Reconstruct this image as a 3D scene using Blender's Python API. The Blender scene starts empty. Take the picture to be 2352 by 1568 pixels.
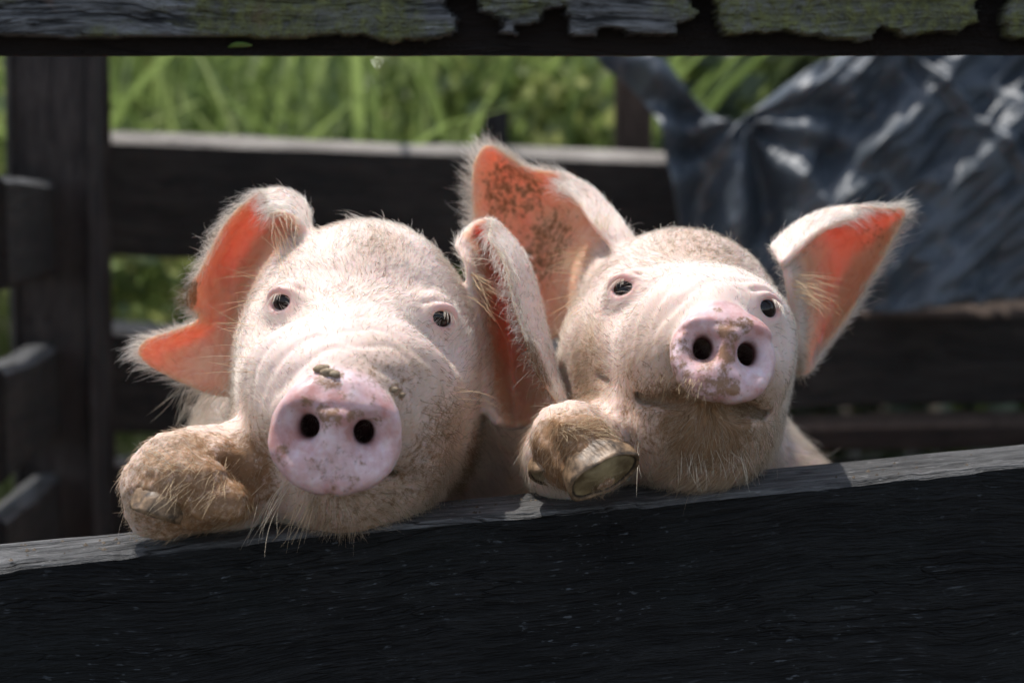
import bpy, math, random
import numpy as np
from mathutils import Vector, Matrix, kdtree

random.seed(7)
rng = np.random.default_rng(11)
sc = bpy.context.scene
COL = sc.collection

# ------------------------------------------------------------------ camera
PITCH = math.radians(8.2)
CAM = np.array([0.0, 0.0, 1.12])
FPX = 2352 * 60 / 36
RIGHT = np.array([1.0, 0, 0])
FWD = np.array([0, math.cos(PITCH), -math.sin(PITCH)])
UP = np.array([0, math.sin(PITCH), math.cos(PITCH)])

cam_d = bpy.data.cameras.new('camera')
cam_d.lens = 60
cam_d.sensor_width = 36
cam_d.clip_end = 500
cam_d.dof.use_dof = True
cam_d.dof.focus_distance = 1.15
cam_d.dof.aperture_fstop = 4.3
cam = bpy.data.objects.new('camera', cam_d)
COL.objects.link(cam)
cam.location = CAM
cam.rotation_euler = (math.pi / 2 - PITCH, 0, 0)
sc.camera = cam

# ------------------------------------------------------------------ sky, sun, exposure
SUN_EL = math.radians(67)
SUN_AZ = math.radians(-52)          # clockwise from +Y: behind the pigs, to the left
world = bpy.data.worlds.new('World')
sc.world = world
world.use_nodes = True
wn = world.node_tree.nodes
wl = world.node_tree.links
sky = wn.new('ShaderNodeTexSky')
sky.sky_type = 'NISHITA'
sky.sun_disc = False
sky.sun_elevation = SUN_EL
sky.sun_rotation = SUN_AZ
bg = wn['Background']
bg.inputs['Strength'].default_value = 0.15
hazy = wn.new('ShaderNodeHueSaturation')          # a pale, hazy sky: less blue all over
hazy.inputs['Saturation'].default_value = 0.68
wl.new(sky.outputs[0], hazy.inputs['Color'])
wl.new(hazy.outputs[0], bg.inputs['Color'])

sun_d = bpy.data.lights.new('sun', 'SUN')
sun_d.energy = 3.3
sun_d.angle = math.radians(0.6)
sun_d.color = (1.0, 0.965, 0.92)
sun = bpy.data.objects.new('sun', sun_d)
COL.objects.link(sun)
sd = Vector((math.sin(SUN_AZ) * math.cos(SUN_EL), math.cos(SUN_AZ) * math.cos(SUN_EL), math.sin(SUN_EL)))
sun.rotation_euler = sd.to_track_quat('Z', 'Y').to_euler()
sun.location = (-3, 4, 6)

sc.view_settings.view_transform = 'Standard'
sc.view_settings.look = 'None'
sc.view_settings.exposure = 0.50
sc.view_settings.gamma = 1.0
sc.view_settings.use_curve_mapping = False
sc.cycles.use_denoising = True
sc.cycles.max_bounces = 5
sc.cycles.use_adaptive_sampling = True
sc.cycles.adaptive_threshold = 0.02
sc.cycles.diffuse_bounces = 2
sc.cycles.glossy_bounces = 2
sc.cycles.transmission_bounces = 3
sc.cycles.transparent_max_bounces = 8
sc.cycles.sample_clamp_indirect = 6.0


# ------------------------------------------------------------------ helpers
def P(u, v, d):
    """A point seen at (u, v) of the 2352 x 1568 photograph, d metres in front of the camera."""
    return CAM + FWD * d + RIGHT * ((u - 1176) / FPX * d) + UP * ((784 - v) / FPX * d)


def PG(rows):
    return np.array([[P(*p) for p in r] for r in rows])


def link_mesh(name, verts, faces, mat=None, parent=None, smooth=True):
    me = bpy.data.meshes.new(name)
    me.from_pydata([tuple(map(float, v)) for v in verts], [], [tuple(map(int, f)) for f in faces])
    if smooth:
        me.shade_smooth()
    if mat:
        me.materials.append(mat)
    o = bpy.data.objects.new(name, me)
    COL.objects.link(o)
    if parent:
        o.parent = parent
        o.matrix_parent_inverse = parent.matrix_world.inverted()
    return o


def fast_mesh(name, V, F4, mat=None, parent=None):
    """Quads from arrays, quickly."""
    me = bpy.data.meshes.new(name)
    n = len(F4)
    me.vertices.add(len(V))
    me.vertices.foreach_set('co', np.ascontiguousarray(V, np.float32).ravel())
    me.loops.add(n * 4)
    me.loops.foreach_set('vertex_index', np.ascontiguousarray(F4, np.int32).ravel())
    me.polygons.add(n)
    me.polygons.foreach_set('loop_start', np.arange(0, n * 4, 4, dtype=np.int32))
    me.update(calc_edges=True)
    me.validate()
    me.shade_smooth()
    if mat:
        me.materials.append(mat)
    o = bpy.data.objects.new(name, me)
    COL.objects.link(o)
    if parent:
        o.parent = parent
        o.matrix_parent_inverse = parent.matrix_world.inverted()
    return o


def empty(name, loc):
    e = bpy.data.objects.new(name, None)
    e.location = tuple(map(float, loc))
    e.empty_display_size = 0.1
    COL.objects.link(e)
    bpy.context.view_layer.update()
    return e


def tag(o, label=None, cat=None, group=None, kind=None):
    for k, v in (('label', label), ('category', cat), ('group', group), ('kind', kind)):
        if v:
            o[k] = v
    return o


# value noise on arrays -----------------------------------------------------
_perm = rng.permutation(4096)
_vals = rng.random(4096).astype(np.float32)


def vnoise(p, freq=1.0, seed=0):
    p = np.asarray(p, np.float32) * freq + seed * 17.31
    i = np.floor(p).astype(np.int64)
    f = p - i
    f = f * f * (3 - 2 * f)
    out = 0
    for dx in (0, 1):
        for dy in (0, 1):
            for dz in (0, 1):
                h = _perm[(_perm[(_perm[(i[..., 0] + dx) & 4095] + i[..., 1] + dy) & 4095] + i[..., 2] + dz) & 4095]
                w = (f[..., 0] if dx else 1 - f[..., 0]) * (f[..., 1] if dy else 1 - f[..., 1]) * (f[..., 2] if dz else 1 - f[..., 2])
                out = out + w * _vals[h]
    return out


def fbm(p, freq, oct=4, seed=0):
    a, s, t = 1.0, 0.0, 0.0
    for o in range(oct):
        s = s + a * vnoise(p, freq * 2 ** o, seed + o * 3)
        t += a
        a *= 0.55
    return s / t


def smooth01(x, a, b):
    t = np.clip((x - a) / (b - a), 0, 1)
    return t * t * (3 - 2 * t)


# node helpers ---------------------------------------------------------------
class NT:
    def __init__(self, name):
        self.mat = bpy.data.materials.new(name)
        self.mat.use_nodes = True
        self.t = self.mat.node_tree
        self.t.nodes.clear()
        self.out = self.t.nodes.new('ShaderNodeOutputMaterial')

    def n(self, typ, ins=None, **props):
        nd = self.t.nodes.new('ShaderNode' + typ)
        for k, v in props.items():
            setattr(nd, k, v)
        for k, v in (ins or {}).items():
            sock = nd.inputs[k]
            if hasattr(v, 'links') or isinstance(v, bpy.types.NodeSocket):
                self.t.links.new(v, sock)
            else:
                sock.default_value = v
        return nd

    def noise(self, vec, scale, detail=4.0, rough=0.55, dist=0.0):
        return self.n('TexNoise', {'Vector': vec, 'Scale': scale, 'Detail': detail, 'Roughness': rough, 'Distortion': dist}).outputs['Fac']

    def ramp(self, fac, stops, interp='LINEAR'):
        nd = self.n('ValToRGB', {'Fac': fac})
        cr = nd.color_ramp
        cr.interpolation = interp
        while len(cr.elements) < len(stops):
            cr.elements.new(0.5)
        for e, (p, c) in zip(cr.elements, stops):
            e.position = p
            e.color = (c, c, c, 1) if isinstance(c, (int, float)) else (*c, 1)
        return nd.outputs['Color']

    def mix(self, fac, a, b, mode='MIX'):
        nd = self.t.nodes.new('ShaderNodeMix')
        nd.data_type = 'RGBA'
        nd.blend_type = mode
        for s, v in ((nd.inputs[0], fac), (nd.inputs[6], a), (nd.inputs[7], b)):
            if isinstance(v, bpy.types.NodeSocket):
                self.t.links.new(v, s)
            elif isinstance(v, (int, float)):
                s.default_value = v if s == nd.inputs[0] else (v, v, v, 1)
            else:
                s.default_value = (*v, 1)
        return nd.outputs[2]

    def math(self, op, a, b=0.0, clamp=False):
        nd = self.n('Math', operation=op, use_clamp=clamp)
        for s, v in ((nd.inputs[0], a), (nd.inputs[1], b)):
            if isinstance(v, bpy.types.NodeSocket):
                self.t.links.new(v, s)
            else:
                s.default_value = v
        return nd.outputs[0]

    def attr(self, name):
        return self.n('Attribute', attribute_name=name)

    def bump(self, h, strength, dist, normal=None):
        ins = {'Height': h, 'Strength': strength, 'Distance': dist}
        if normal is not None:
            ins['Normal'] = normal
        return self.n('Bump', ins).outputs['Normal']

    def mapping(self, vec, scale=(1, 1, 1), rot=(0, 0, 0), loc=(0, 0, 0)):
        return self.n('Mapping', {'Vector': vec, 'Scale': scale, 'Rotation': rot, 'Location': loc}).outputs[0]

    def obj(self):
        return self.n('TexCoord').outputs['Object']

    def done(self, shader):
        self.t.links.new(shader, self.out.inputs['Surface'])
        return self.mat


# ------------------------------------------------------------------ materials
def mat_wood(name, dark, light, axis='X', moss=0.0, flecks=0.3, spec=0.3, fleckcol=(0.16, 0.17, 0.19), seed=0.0, tint=None, grime=0.6):
    m = NT(name)
    co = m.obj()
    st = {'X': (3.5, 42, 42), 'Z': (42, 42, 3.5), 'Y': (42, 3.5, 42)}[axis]
    warp = m.n('TexNoise', {'Vector': co, 'Scale': 5.0, 'Detail': 2.0}).outputs['Color']
    cw = m.n('VectorMath', {0: co, 1: m.n('VectorMath', {0: warp, 1: (0.03, 0.03, 0.03)}, operation='MULTIPLY').outputs[0]}, operation='ADD').outputs[0]
    g = m.noise(m.mapping(cw, st, loc=(seed, seed, seed)), 3.2, 6, 0.62)
    fine = m.noise(m.mapping(cw, tuple(s * 2.2 for s in st), loc=(seed, 0, seed)), 6.0, 4, 0.6)
    big = m.noise(m.mapping(co, (1, 1, 1), loc=(seed, seed, 0)), 6.0, 4, 0.6)
    col = m.mix(m.ramp(m.math('ADD', m.math('MULTIPLY', g, .55), m.math('MULTIPLY', fine, .45)), [(0.40, 0.0), (0.64, 1.0)]), dark, light)
    col = m.mix(m.math('MULTIPLY', m.ramp(big, [(0.35, 1.0), (0.65, 0.0)]), grime), col, tuple(c * 0.45 for c in dark))
    fl = m.math('MULTIPLY', m.ramp(fine, [(0.60, 0.0), (0.70, 1.0)]), m.ramp(m.noise(m.mapping(co, (1, 1, 1), loc=(3 + seed, 1, 2)), 10, 5, 0.7), [(0.52, 0.0), (0.66, 1.0)]))
    col = m.mix(m.math('MULTIPLY', fl, flecks), col, fleckcol)
    sc_ = m.math('MULTIPLY', m.ramp(m.noise(m.mapping(cw, tuple(q ** .5 for q in st), loc=(seed, 7, 3)), 55, 3, 0.6), [(0.62, 0.0), (0.70, 1.0)]), m.ramp(m.noise(m.mapping(co, loc=(1, seed, 9)), 9, 5, 0.7), [(0.46, 0.0), (0.62, 1.0)]))
    col = m.mix(m.math('MULTIPLY', sc_, flecks * .8), col, fleckcol)
    crk = m.math('ABSOLUTE', m.math('SUBTRACT', m.noise(m.mapping(cw, tuple(q * .16 for q in st), loc=(seed * 2, 4, 1)), 3.0, 5, 0.6), 0.5))
    crf = m.ramp(crk, [(0.0, 0.8), (0.007, 0.0)])
    col = m.mix(crf, col, (0.001, 0.001, 0.001))
    if tint:
        col = m.mix(m.ramp(m.noise(co, 9, 3), [(0.5, 0.0), (0.75, 0.5)]), col, tint)
    h = m.math('SUBTRACT', m.math('ADD', m.math('MULTIPLY', g, 0.7), m.math('MULTIPLY', fine, 0.4)), m.math('MULTIPLY', crf, 0.35))
    if moss:
        mn = m.noise(m.mapping(co, (1, 1, 1.6)), 11, 6, 0.65)
        mf = m.math('MULTIPLY', m.math('MULTIPLY', m.ramp(mn, [(0.44, 0.0), (0.56, 1.0)]), m.ramp(m.noise(co, 130, 4, 0.7), [(0.35, 0.15), (0.6, 1.0)])), moss)
        mc = m.mix(m.noise(co, 90, 5), (0.045, 0.055, 0.014), (0.36, 0.37, 0.13))
        rust = m.ramp(m.noise(m.mapping(co, loc=(5, 2, 1)), 16, 4), [(0.62, 0.0), (0.70, 0.8)])
        col = m.mix(rust, col, (0.26, 0.14, 0.09))
        col = m.mix(mf, col, mc)
        h = m.math('ADD', h, m.math('MULTIPLY', m.noise(co, 120, 4), m.math('MULTIPLY', mf, 0.8)))
        fk = m.attr('flake').outputs['Fac']
        col = m.mix(fk, col, m.mix(g, (0.006, 0.004, 0.003), (0.020, 0.012, 0.009)))
    bs = m.n('BsdfPrincipled', {'Base Color': col, 'Roughness': 0.72, 'Specular IOR Level': spec,
                                'Normal': m.bump(h, 1.0, 0.011)})
    return m.done(bs.outputs[0])


def mat_plain(name, a, b, scale=20, rough=0.7, spec=0.3, bump=0.3, bdist=0.002):
    m = NT(name)
    co = m.obj()
    f = m.noise(co, scale, 5, 0.6)
    bs = m.n('BsdfPrincipled', {'Base Color': m.mix(m.ramp(f, [(0.35, 0.0), (0.68, 1.0)]), a, b), 'Roughness': rough, 'Specular IOR Level': spec,
                                'Normal': m.bump(m.noise(co, scale * 3, 5), bump, bdist)})
    return m.done(bs.outputs[0])


def mat_leaf(name, c1, c2, c3, trans=0.4, rough=0.35):
    m = NT(name)
    r = m.attr('rnd').outputs['Fac']
    col = m.ramp(r, [(0.0, c1), (0.55, c2), (1.0, c3)])
    bs = m.n('BsdfPrincipled', {'Base Color': col, 'Roughness': rough, 'Specular IOR Level': 0.8})
    tr = m.n('BsdfTranslucent', {'Color': m.mix(0.5, col, (0.28, 0.38, 0.09))})
    mx = m.n('MixShader', {'Fac': trans, 1: bs.outputs[0], 2: tr.outputs[0]})
    return m.done(mx.outputs[0])


def mat_skin():
    m = NT('pig_skin')
    co = m.obj()
    ear = m.attr('ear_inner').outputs['Fac']
    disk = m.attr('disk').outputs['Fac']
    mud = m.attr('mud').outputs['Fac']
    bare = m.attr('bare').outputs['Fac']
    tan = m.attr('tan').outputs['Fac']
    n1 = m.noise(co, 28, 4)
    n2 = m.noise(co, 130, 5, 0.65)
    n3 = m.noise(co, 55, 5, 0.7)
    col = m.mix(n1, (0.79, 0.58, 0.51), (0.84, 0.69, 0.62))
    tf = m.math('MULTIPLY', tan, m.ramp(m.noise(co, 48, 6, 0.7), [(0.30, 0.35), (0.62, 1.0)]))
    col = m.mix(tf, col, m.mix(n2, (0.30, 0.18, 0.095), (0.60, 0.42, 0.27)))
    col = m.mix(bare, col, (0.74, 0.47, 0.43))
    earc = m.mix(m.ramp(n3, [(0.35, 0.0), (0.7, 1.0)]), (0.86, 0.45, 0.27), (0.91, 0.60, 0.42))
    vein = m.math('ABSOLUTE', m.math('SUBTRACT', m.noise(co, 34, 3, 0.5, 0.6), 0.5))
    earc = m.mix(m.ramp(vein, [(0.0, 0.30), (0.05, 0.0)]), earc, (0.66, 0.22, 0.14))
    earc = m.mix(m.ramp(m.noise(co, 95, 6, 0.75), [(0.60, 0.0), (0.76, 0.35)]), earc, (0.55, 0.25, 0.12))
    col = m.mix(ear, col, earc)
    dk = m.mix(m.ramp(m.noise(co, 42, 5, 0.65), [(0.36, 0.0), (0.62, 1.0)]), (0.56, 0.29, 0.26), (0.80, 0.63, 0.64))
    dk = m.mix(m.ramp(m.noise(co, 210, 3, 0.6), [(0.66, 0.0), (0.74, 0.8)]), dk, (0.36, 0.20, 0.13))
    col = m.mix(disk, col, dk)
    # mud: the mask thresholds a noise, so patches get ragged edges
    mm = m.math('ADD', mud, m.math('MULTIPLY', m.math('SUBTRACT', m.noise(co, 190, 6, 0.75), 0.5), 2.6))
    mf = m.math('MULTIPLY', m.ramp(mm, [(0.42, 0.0), (0.80, 1.0)]), m.ramp(mud, [(0.02, 0.0), (0.15, 1.0)]))
    mudc = m.mix(m.noise(co, 300, 4, 0.7), (0.12, 0.048, 0.014), (0.36, 0.19, 0.075))
    col = m.mix(m.math('MULTIPLY', mf, 0.88), col, mudc)
    nshade = m.attr('nostril_shade').outputs['Fac']
    col = m.mix(nshade, col, (0.16, 0.060, 0.055))  # nostril hollows darkened in the colour to deepen their shade
    rough = m.math('SUBTRACT', 0.58, m.math('MULTIPLY', disk, 0.20))
    h = m.math('ADD', m.math('MULTIPLY', n2, 0.5), m.math('MULTIPLY', mf, 0.5))
    bs = m.n('BsdfPrincipled', {'Base Color': col, 'Roughness': rough, 'Specular IOR Level': 0.4,
                                'Subsurface Weight': m.math('MULTIPLY', m.math('SUBTRACT', 1.0, m.math('MULTIPLY', mf, 0.7)), m.math('SUBTRACT', 1.0, nshade)),
                                'Subsurface Radius': (1.0, 0.46, 0.28),
                                'Subsurface Scale': m.math('ADD', 0.0024, m.math('MULTIPLY', m.attr('ear').outputs['Fac'], 0.0095)),
                                'Normal': m.bump(h, 0.35, 0.0012)})
    bs.subsurface_method = 'RANDOM_WALK'
    return m.done(bs.outputs[0])


def mat_hair():
    m = NT('pig_bristle')
    c = m.attr('hcol').outputs['Color']
    rf = m.n('BsdfHair', {'Color': c, 'RoughnessU': 0.30, 'RoughnessV': 0.6})
    rf.component = 'Reflection'
    tr = m.n('BsdfHair', {'Color': c, 'RoughnessU': 0.35, 'RoughnessV': 0.7})
    tr.component = 'Transmission'
    df = m.n('BsdfDiffuse', {'Color': c})
    m1 = m.n('MixShader', {'Fac': 0.5, 1: rf.outputs[0], 2: tr.outputs[0]})
    m2 = m.n('MixShader', {'Fac': 0.40, 1: m1.outputs[0], 2: df.outputs[0]})
    return m.done(m2.outputs[0])


def mat_eye():
    m = NT('dark_eye')
    bs = m.n('BsdfPrincipled', {'Base Color': (0.012, 0.008, 0.007, 1), 'Roughness': 0.12, 'Specular IOR Level': 0.35})
    return m.done(bs.outputs[0])


def mat_hoof():
    m = NT('hoof_horn')
    co = m.obj()
    s = m.attr('sole').outputs['Fac']
    n = m.noise(co, 60, 5, 0.65)
    wall = m.mix(m.ramp(m.noise(co, 120, 6, 0.7), [(0.35, 0.0), (0.65, 1.0)]), (0.05, 0.030, 0.015), (0.36, 0.23, 0.13))
    sole = m.mix(m.ramp(m.noise(co, 45, 5), [(0.4, 0.0), (0.62, 1.0)]), (0.11, 0.075, 0.035), (0.36, 0.28, 0.15))
    bs = m.n('BsdfPrincipled', {'Base Color': m.mix(m.ramp(s, [(0.1, 0.0), (0.4, 1.0)]), wall, m.mix(m.ramp(s, [(0.55, 1.0), (0.95, 0.0)]), sole, (0.020, 0.013, 0.008))), 'Roughness': 0.5, 'Normal': m.bump(m.noise(co, 160, 5), 0.4, 0.0015)})
    return m.done(bs.outputs[0])


def mat_tarp():
    m = NT('black_plastic')
    co = m.obj()
    bs = m.n('BsdfPrincipled', {'Base Color': m.mix(m.noise(co, 7, 5), (0.018, 0.024, 0.030), (0.085, 0.102, 0.120)), 'Roughness': 0.48, 'Specular IOR Level': 0.6,
                                'Normal': m.bump(m.noise(co, 30, 4), 0.2, 0.01)})
    return m.done(bs.outputs[0])


M_SKIN, M_HAIR, M_EYE, M_HOOF, M_TARP = mat_skin(), mat_hair(), mat_eye(), mat_hoof(), mat_tarp()
M_FRONT = mat_wood('black_board_wood', (0.0020, 0.0021, 0.0021), (0.026, 0.0265, 0.0265), flecks=1.0, fleckcol=(0.15, 0.165, 0.18), seed=1.0, tint=(0.012, 0.016, 0.015))  # near-black wood with pale flecks for the board's face
M_TOP = mat_wood('sunlit_top_edge', (0.05, 0.048, 0.046), (0.25, 0.245, 0.24), flecks=0.7, fleckcol=(0.50, 0.49, 0.48), seed=2.0)  # plank tops paler than their faces: sunlight put into the colour
M_UPPER = mat_wood('mossy_grey_wood', (0.022, 0.022, 0.022), (0.34, 0.34, 0.34), moss=0.95, flecks=1.0, fleckcol=(0.46, 0.47, 0.50), seed=3.0, grime=0.25)
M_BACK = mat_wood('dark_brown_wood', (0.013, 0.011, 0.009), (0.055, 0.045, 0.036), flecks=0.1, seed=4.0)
M_BACKTOP = mat_wood('sunlit_back_edge', (0.32, 0.28, 0.24), (0.52, 0.47, 0.41), flecks=0.2, seed=5.0)  # far lighter than the back boards, painting in the sun on their tops
M_POST = mat_wood('grey_post_wood', (0.024, 0.020, 0.018), (0.095, 0.080, 0.072), axis='Z', flecks=0.2, seed=6.0)
M_RAIL = mat_wood('brown_rail_wood', (0.020, 0.012, 0.008), (0.060, 0.038, 0.027), flecks=0.1, seed=9.0)
M_BROWN = mat_wood('brown_post_wood', (0.085, 0.056, 0.040), (0.19, 0.13, 0.095), axis='Z', flecks=0.1, seed=7.0)
M_MUD = mat_plain('muddy_ground', (0.030, 0.022, 0.015), (0.075, 0.055, 0.038), 6, 0.85, 0.2, 0.6, 0.02)
M_CLOD = mat_plain('dried_mud', (0.22, 0.16, 0.10), (0.42, 0.33, 0.23), 260, 0.9, 0.1, 0.4, 0.001)
M_CRUMB = mat_plain('dark_mud_crumb', (0.035, 0.025, 0.016), (0.12, 0.09, 0.06), 300)
M_GRASS = mat_leaf('grass_blade_green', (0.07, 0.12, 0.045), (0.27, 0.34, 0.13), (0.70, 0.70, 0.40), 0.42, 0.18)
M_BUSH = mat_leaf('bush_leaf_green', (0.08, 0.12, 0.045), (0.24, 0.29, 0.10), (0.58, 0.56, 0.22), 0.4, 0.22)
M_DARKBUSH = mat_leaf('shaded_leaf_green', (0.010, 0.022, 0.006), (0.022, 0.042, 0.010), (0.05, 0.075, 0.018), 0.25, 0.45)  # leaf green darkened so the canopy's shade is in the colour
M_LEAF = mat_leaf('small_leaf_green', (0.10, 0.20, 0.03), (0.12, 0.24, 0.04), (0.16, 0.28, 0.06), 0.3, 0.5)
M_STRAW = mat_plain('dry_straw', (0.30, 0.22, 0.12), (0.45, 0.36, 0.20), 80)


# ------------------------------------------------------------------ ground
def build_ground():
    n = 90
    xs = np.concatenate([-np.geomspace(120, 2.0, 25), np.linspace(-1.9, 1.9, 40), np.geomspace(2.0, 120, 25)])
    ys = np.concatenate([-np.geomspace(60, 0.6, 15), np.linspace(-0.5, 4.5, 50), np.geomspace(4.6, 160, 25)])
    X, Y = np.meshgrid(xs, ys, indexing='ij')
    p = np.stack([X, Y, 0 * X], -1)
    Z = (fbm(p, 3.0, 4, 5) - 0.5) * 0.07 * np.exp(-(np.hypot(X, Y - 2) / 8) ** 2)
    V = np.stack([X, Y, Z], -1).reshape(-1, 3)
    ny = len(ys)
    i, j = np.meshgrid(np.arange(len(xs) - 1), np.arange(ny - 1), indexing='ij')
    a = (i * ny + j).ravel()
    F = np.stack([a, a + ny, a + ny + 1, a + 1], -1)
    o = fast_mesh('ground', V, F, M_MUD)
    tag(o, kind='structure')


build_ground()


# ------------------------------------------------------------------ fences
def plank(name, A, B, height, thick, mat, parent, up=(0, 0, 1), seed=0, top_mat=None, rough=0.003, bev=0.004, ragged=0.0, nseg=60, sag=0.0, slope=0.0, chip=0.0):
    """A board from A to B (its top front edge); the height hangs below the line, the thickness goes away from the camera."""
    A, B, up = np.array(A, float), np.array(B, float), np.array(up, float)
    L = np.linalg.norm(B - A)
    ax = (B - A) / L
    back = np.cross(up, ax)
    back /= np.linalg.norm(back)
    if back[1] < 0 and abs(back[1]) > 0.3:
        back = -back
    upv = np.cross(ax, back)
    if upv[2] < 0:
        upv = -upv
    nh, nt = 7, 4
    prof = []          # ring of (depth, height)
    for q in np.linspace(0, 1, nh):
        prof.append((0.0, -bev - q * (height - 2 * bev)))
    for q in np.linspace(0, 1, nt):
        prof.append((bev + q * (thick - 2 * bev), -height))
    for q in np.linspace(0, 1, nh):
        prof.append((thick, -height + bev + q * (height - 2 * bev)))
    for q in np.linspace(0, 1, nt):
        prof.append((thick - bev - q * (thick - 2 * bev), 0.0))
    prof = np.array(prof)
    m = len(prof)
    ts = np.linspace(0, 1, nseg + 1)
    V = []
    for t in ts:
        for (dd, hh) in prof:
            V.append((t * L, dd, hh))
    V = np.array(V)
    nz = np.stack([V[:, 0] * 6 + seed, V[:, 1] * 25, V[:, 2] * 14], -1)
    V[:, 1] += (fbm(nz, 1.0, 3, 1 + seed) - 0.5) * rough * 2
    V[:, 2] += (fbm(nz, 1.0, 3, 2 + seed) - 0.5) * rough * 2
    low = V[:, 2] < -height * 0.75
    if chip:
        ed = (V[:, 2] > -height * .1) & (V[:, 1] < thick * .3)
        cz = np.maximum(0, fbm(np.stack([V[:, 0] * 38, 0 * V[:, 0], 0 * V[:, 0]], -1), 1, 4, 21) - .5) * 4
        V[:, 2] -= np.where(ed, cz * chip, 0)
        V[:, 1] += np.where(ed, cz * chip * .6, 0)
    V[:, 2] -= slope * np.clip(1 - V[:, 1] / thick, 0, 1) * (V[:, 2] > -height * .55)
    if ragged:
        V[:, 2] += np.where(low, (fbm(np.stack([V[:, 0] * 22, 0 * V[:, 0], 0 * V[:, 0] + seed], -1), 1, 3) - 0.5) * ragged, 0)
    V[:, 2] += -sag * 4 * (V[:, 0] / L) * (1 - V[:, 0] / L)
    F, mi = [], []
    for i in range(nseg):
        for j in range(m):
            k = (j + 1) % m
            F.append((i * m + j, i * m + k, (i + 1) * m + k, (i + 1) * m + j))
            mi.append(1 if (j >= 2 * nh + nt - 1) else 0)
    F.append(tuple(range(m)))
    F.append(tuple(nseg * m + j for j in reversed(range(m))))
    mi += [0, 0]
    o = link_mesh(name, V, F, mat, None, smooth=False)
    if top_mat:
        o.data.materials.append(top_mat)
        o.data.polygons.foreach_set('material_index', mi)
    M4 = Matrix(((ax[0], back[0], upv[0], A[0]), (ax[1], back[1], upv[1], A[1]), (ax[2], back[2], upv[2], A[2]), (0, 0, 0, 1)))
    o.matrix_world = M4
    o.parent = parent
    o.matrix_parent_inverse = parent.matrix_world.inverted()
    return o


def post(name, base, top, w, d, mat, parent=None, seed=0, rough=0.004):
    """A squared post from base to top (centre line)."""
    base, top = np.array(base, float), np.array(top, float)
    H = np.linalg.norm(top - base)
    nseg = 30
    ring = []
    b = 0.15
    for (sx, sy) in ((-1, -1), (1, -1), (1, 1), (-1, 1)):
        for (ox, oy) in ((1 - b, 1), (1, 1 - b)) if sx * sy > 0 else ((1, 1 - b), (1 - b, 1)):
            ring.append((sx * ox * w / 2, sy * oy * d / 2))
    ring = np.array(ring)
    m = len(ring)
    V = []
    for i in range(nseg + 1):
        for r in ring:
            V.append((r[0], r[1], i / nseg * H))
    V = np.array(V)
    nz = V * np.array([20, 20, 5]) + seed
    V[:, 0] += (fbm(nz, 1, 3, seed) - 0.5) * rough * 2
    V[:, 1] += (fbm(nz, 1, 3, seed + 9) - 0.5) * rough * 2
    F = [(i * m + j, i * m + (j + 1) % m, (i + 1) * m + (j + 1) % m, (i + 1) * m + j) for i in range(nseg) for j in range(m)]
    F += [tuple(reversed(range(m))), tuple(nseg * m + j for j in range(m))]
    o = link_mesh(name, V, F, mat, None, smooth=False)
    z = (top - base) / H
    x = np.array([1.0, 0, 0]) - z * z[0]
    x /= np.linalg.norm(x)
    y = np.cross(z, x)
    o.matrix_world = Matrix(((x[0], y[0], z[0], base[0]), (x[1], y[1], z[1], base[1]), (x[2], y[2], z[2], base[2]), (0, 0, 0, 1)))
    if parent:
        o.parent = parent
        o.matrix_parent_inverse = parent.matrix_world.inverted()
    return o


# front fence: a low black board and a mossy plank above it
FL, FR = P(0, 1297, 1.095), P(2352, 1065, 1.185)
fdir = (FR - FL) / np.linalg.norm(FR - FL)
front = empty('front_fence', (0.0, 1.1, 0.0))
tag(front, 'near fence of a black lower board and a mossy upper plank, pigs leaning over it', 'fence')
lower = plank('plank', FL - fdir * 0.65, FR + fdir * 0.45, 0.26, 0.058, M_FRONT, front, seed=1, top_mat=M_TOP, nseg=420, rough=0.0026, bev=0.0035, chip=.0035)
lower['label'] = 'broad black lower board with a pale sunlit top edge'
UL, UR = P(-60, 127, 1.005), P(2412, 124, 1.020)
ud = (UR - UL) / np.linalg.norm(UR - UL)


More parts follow.
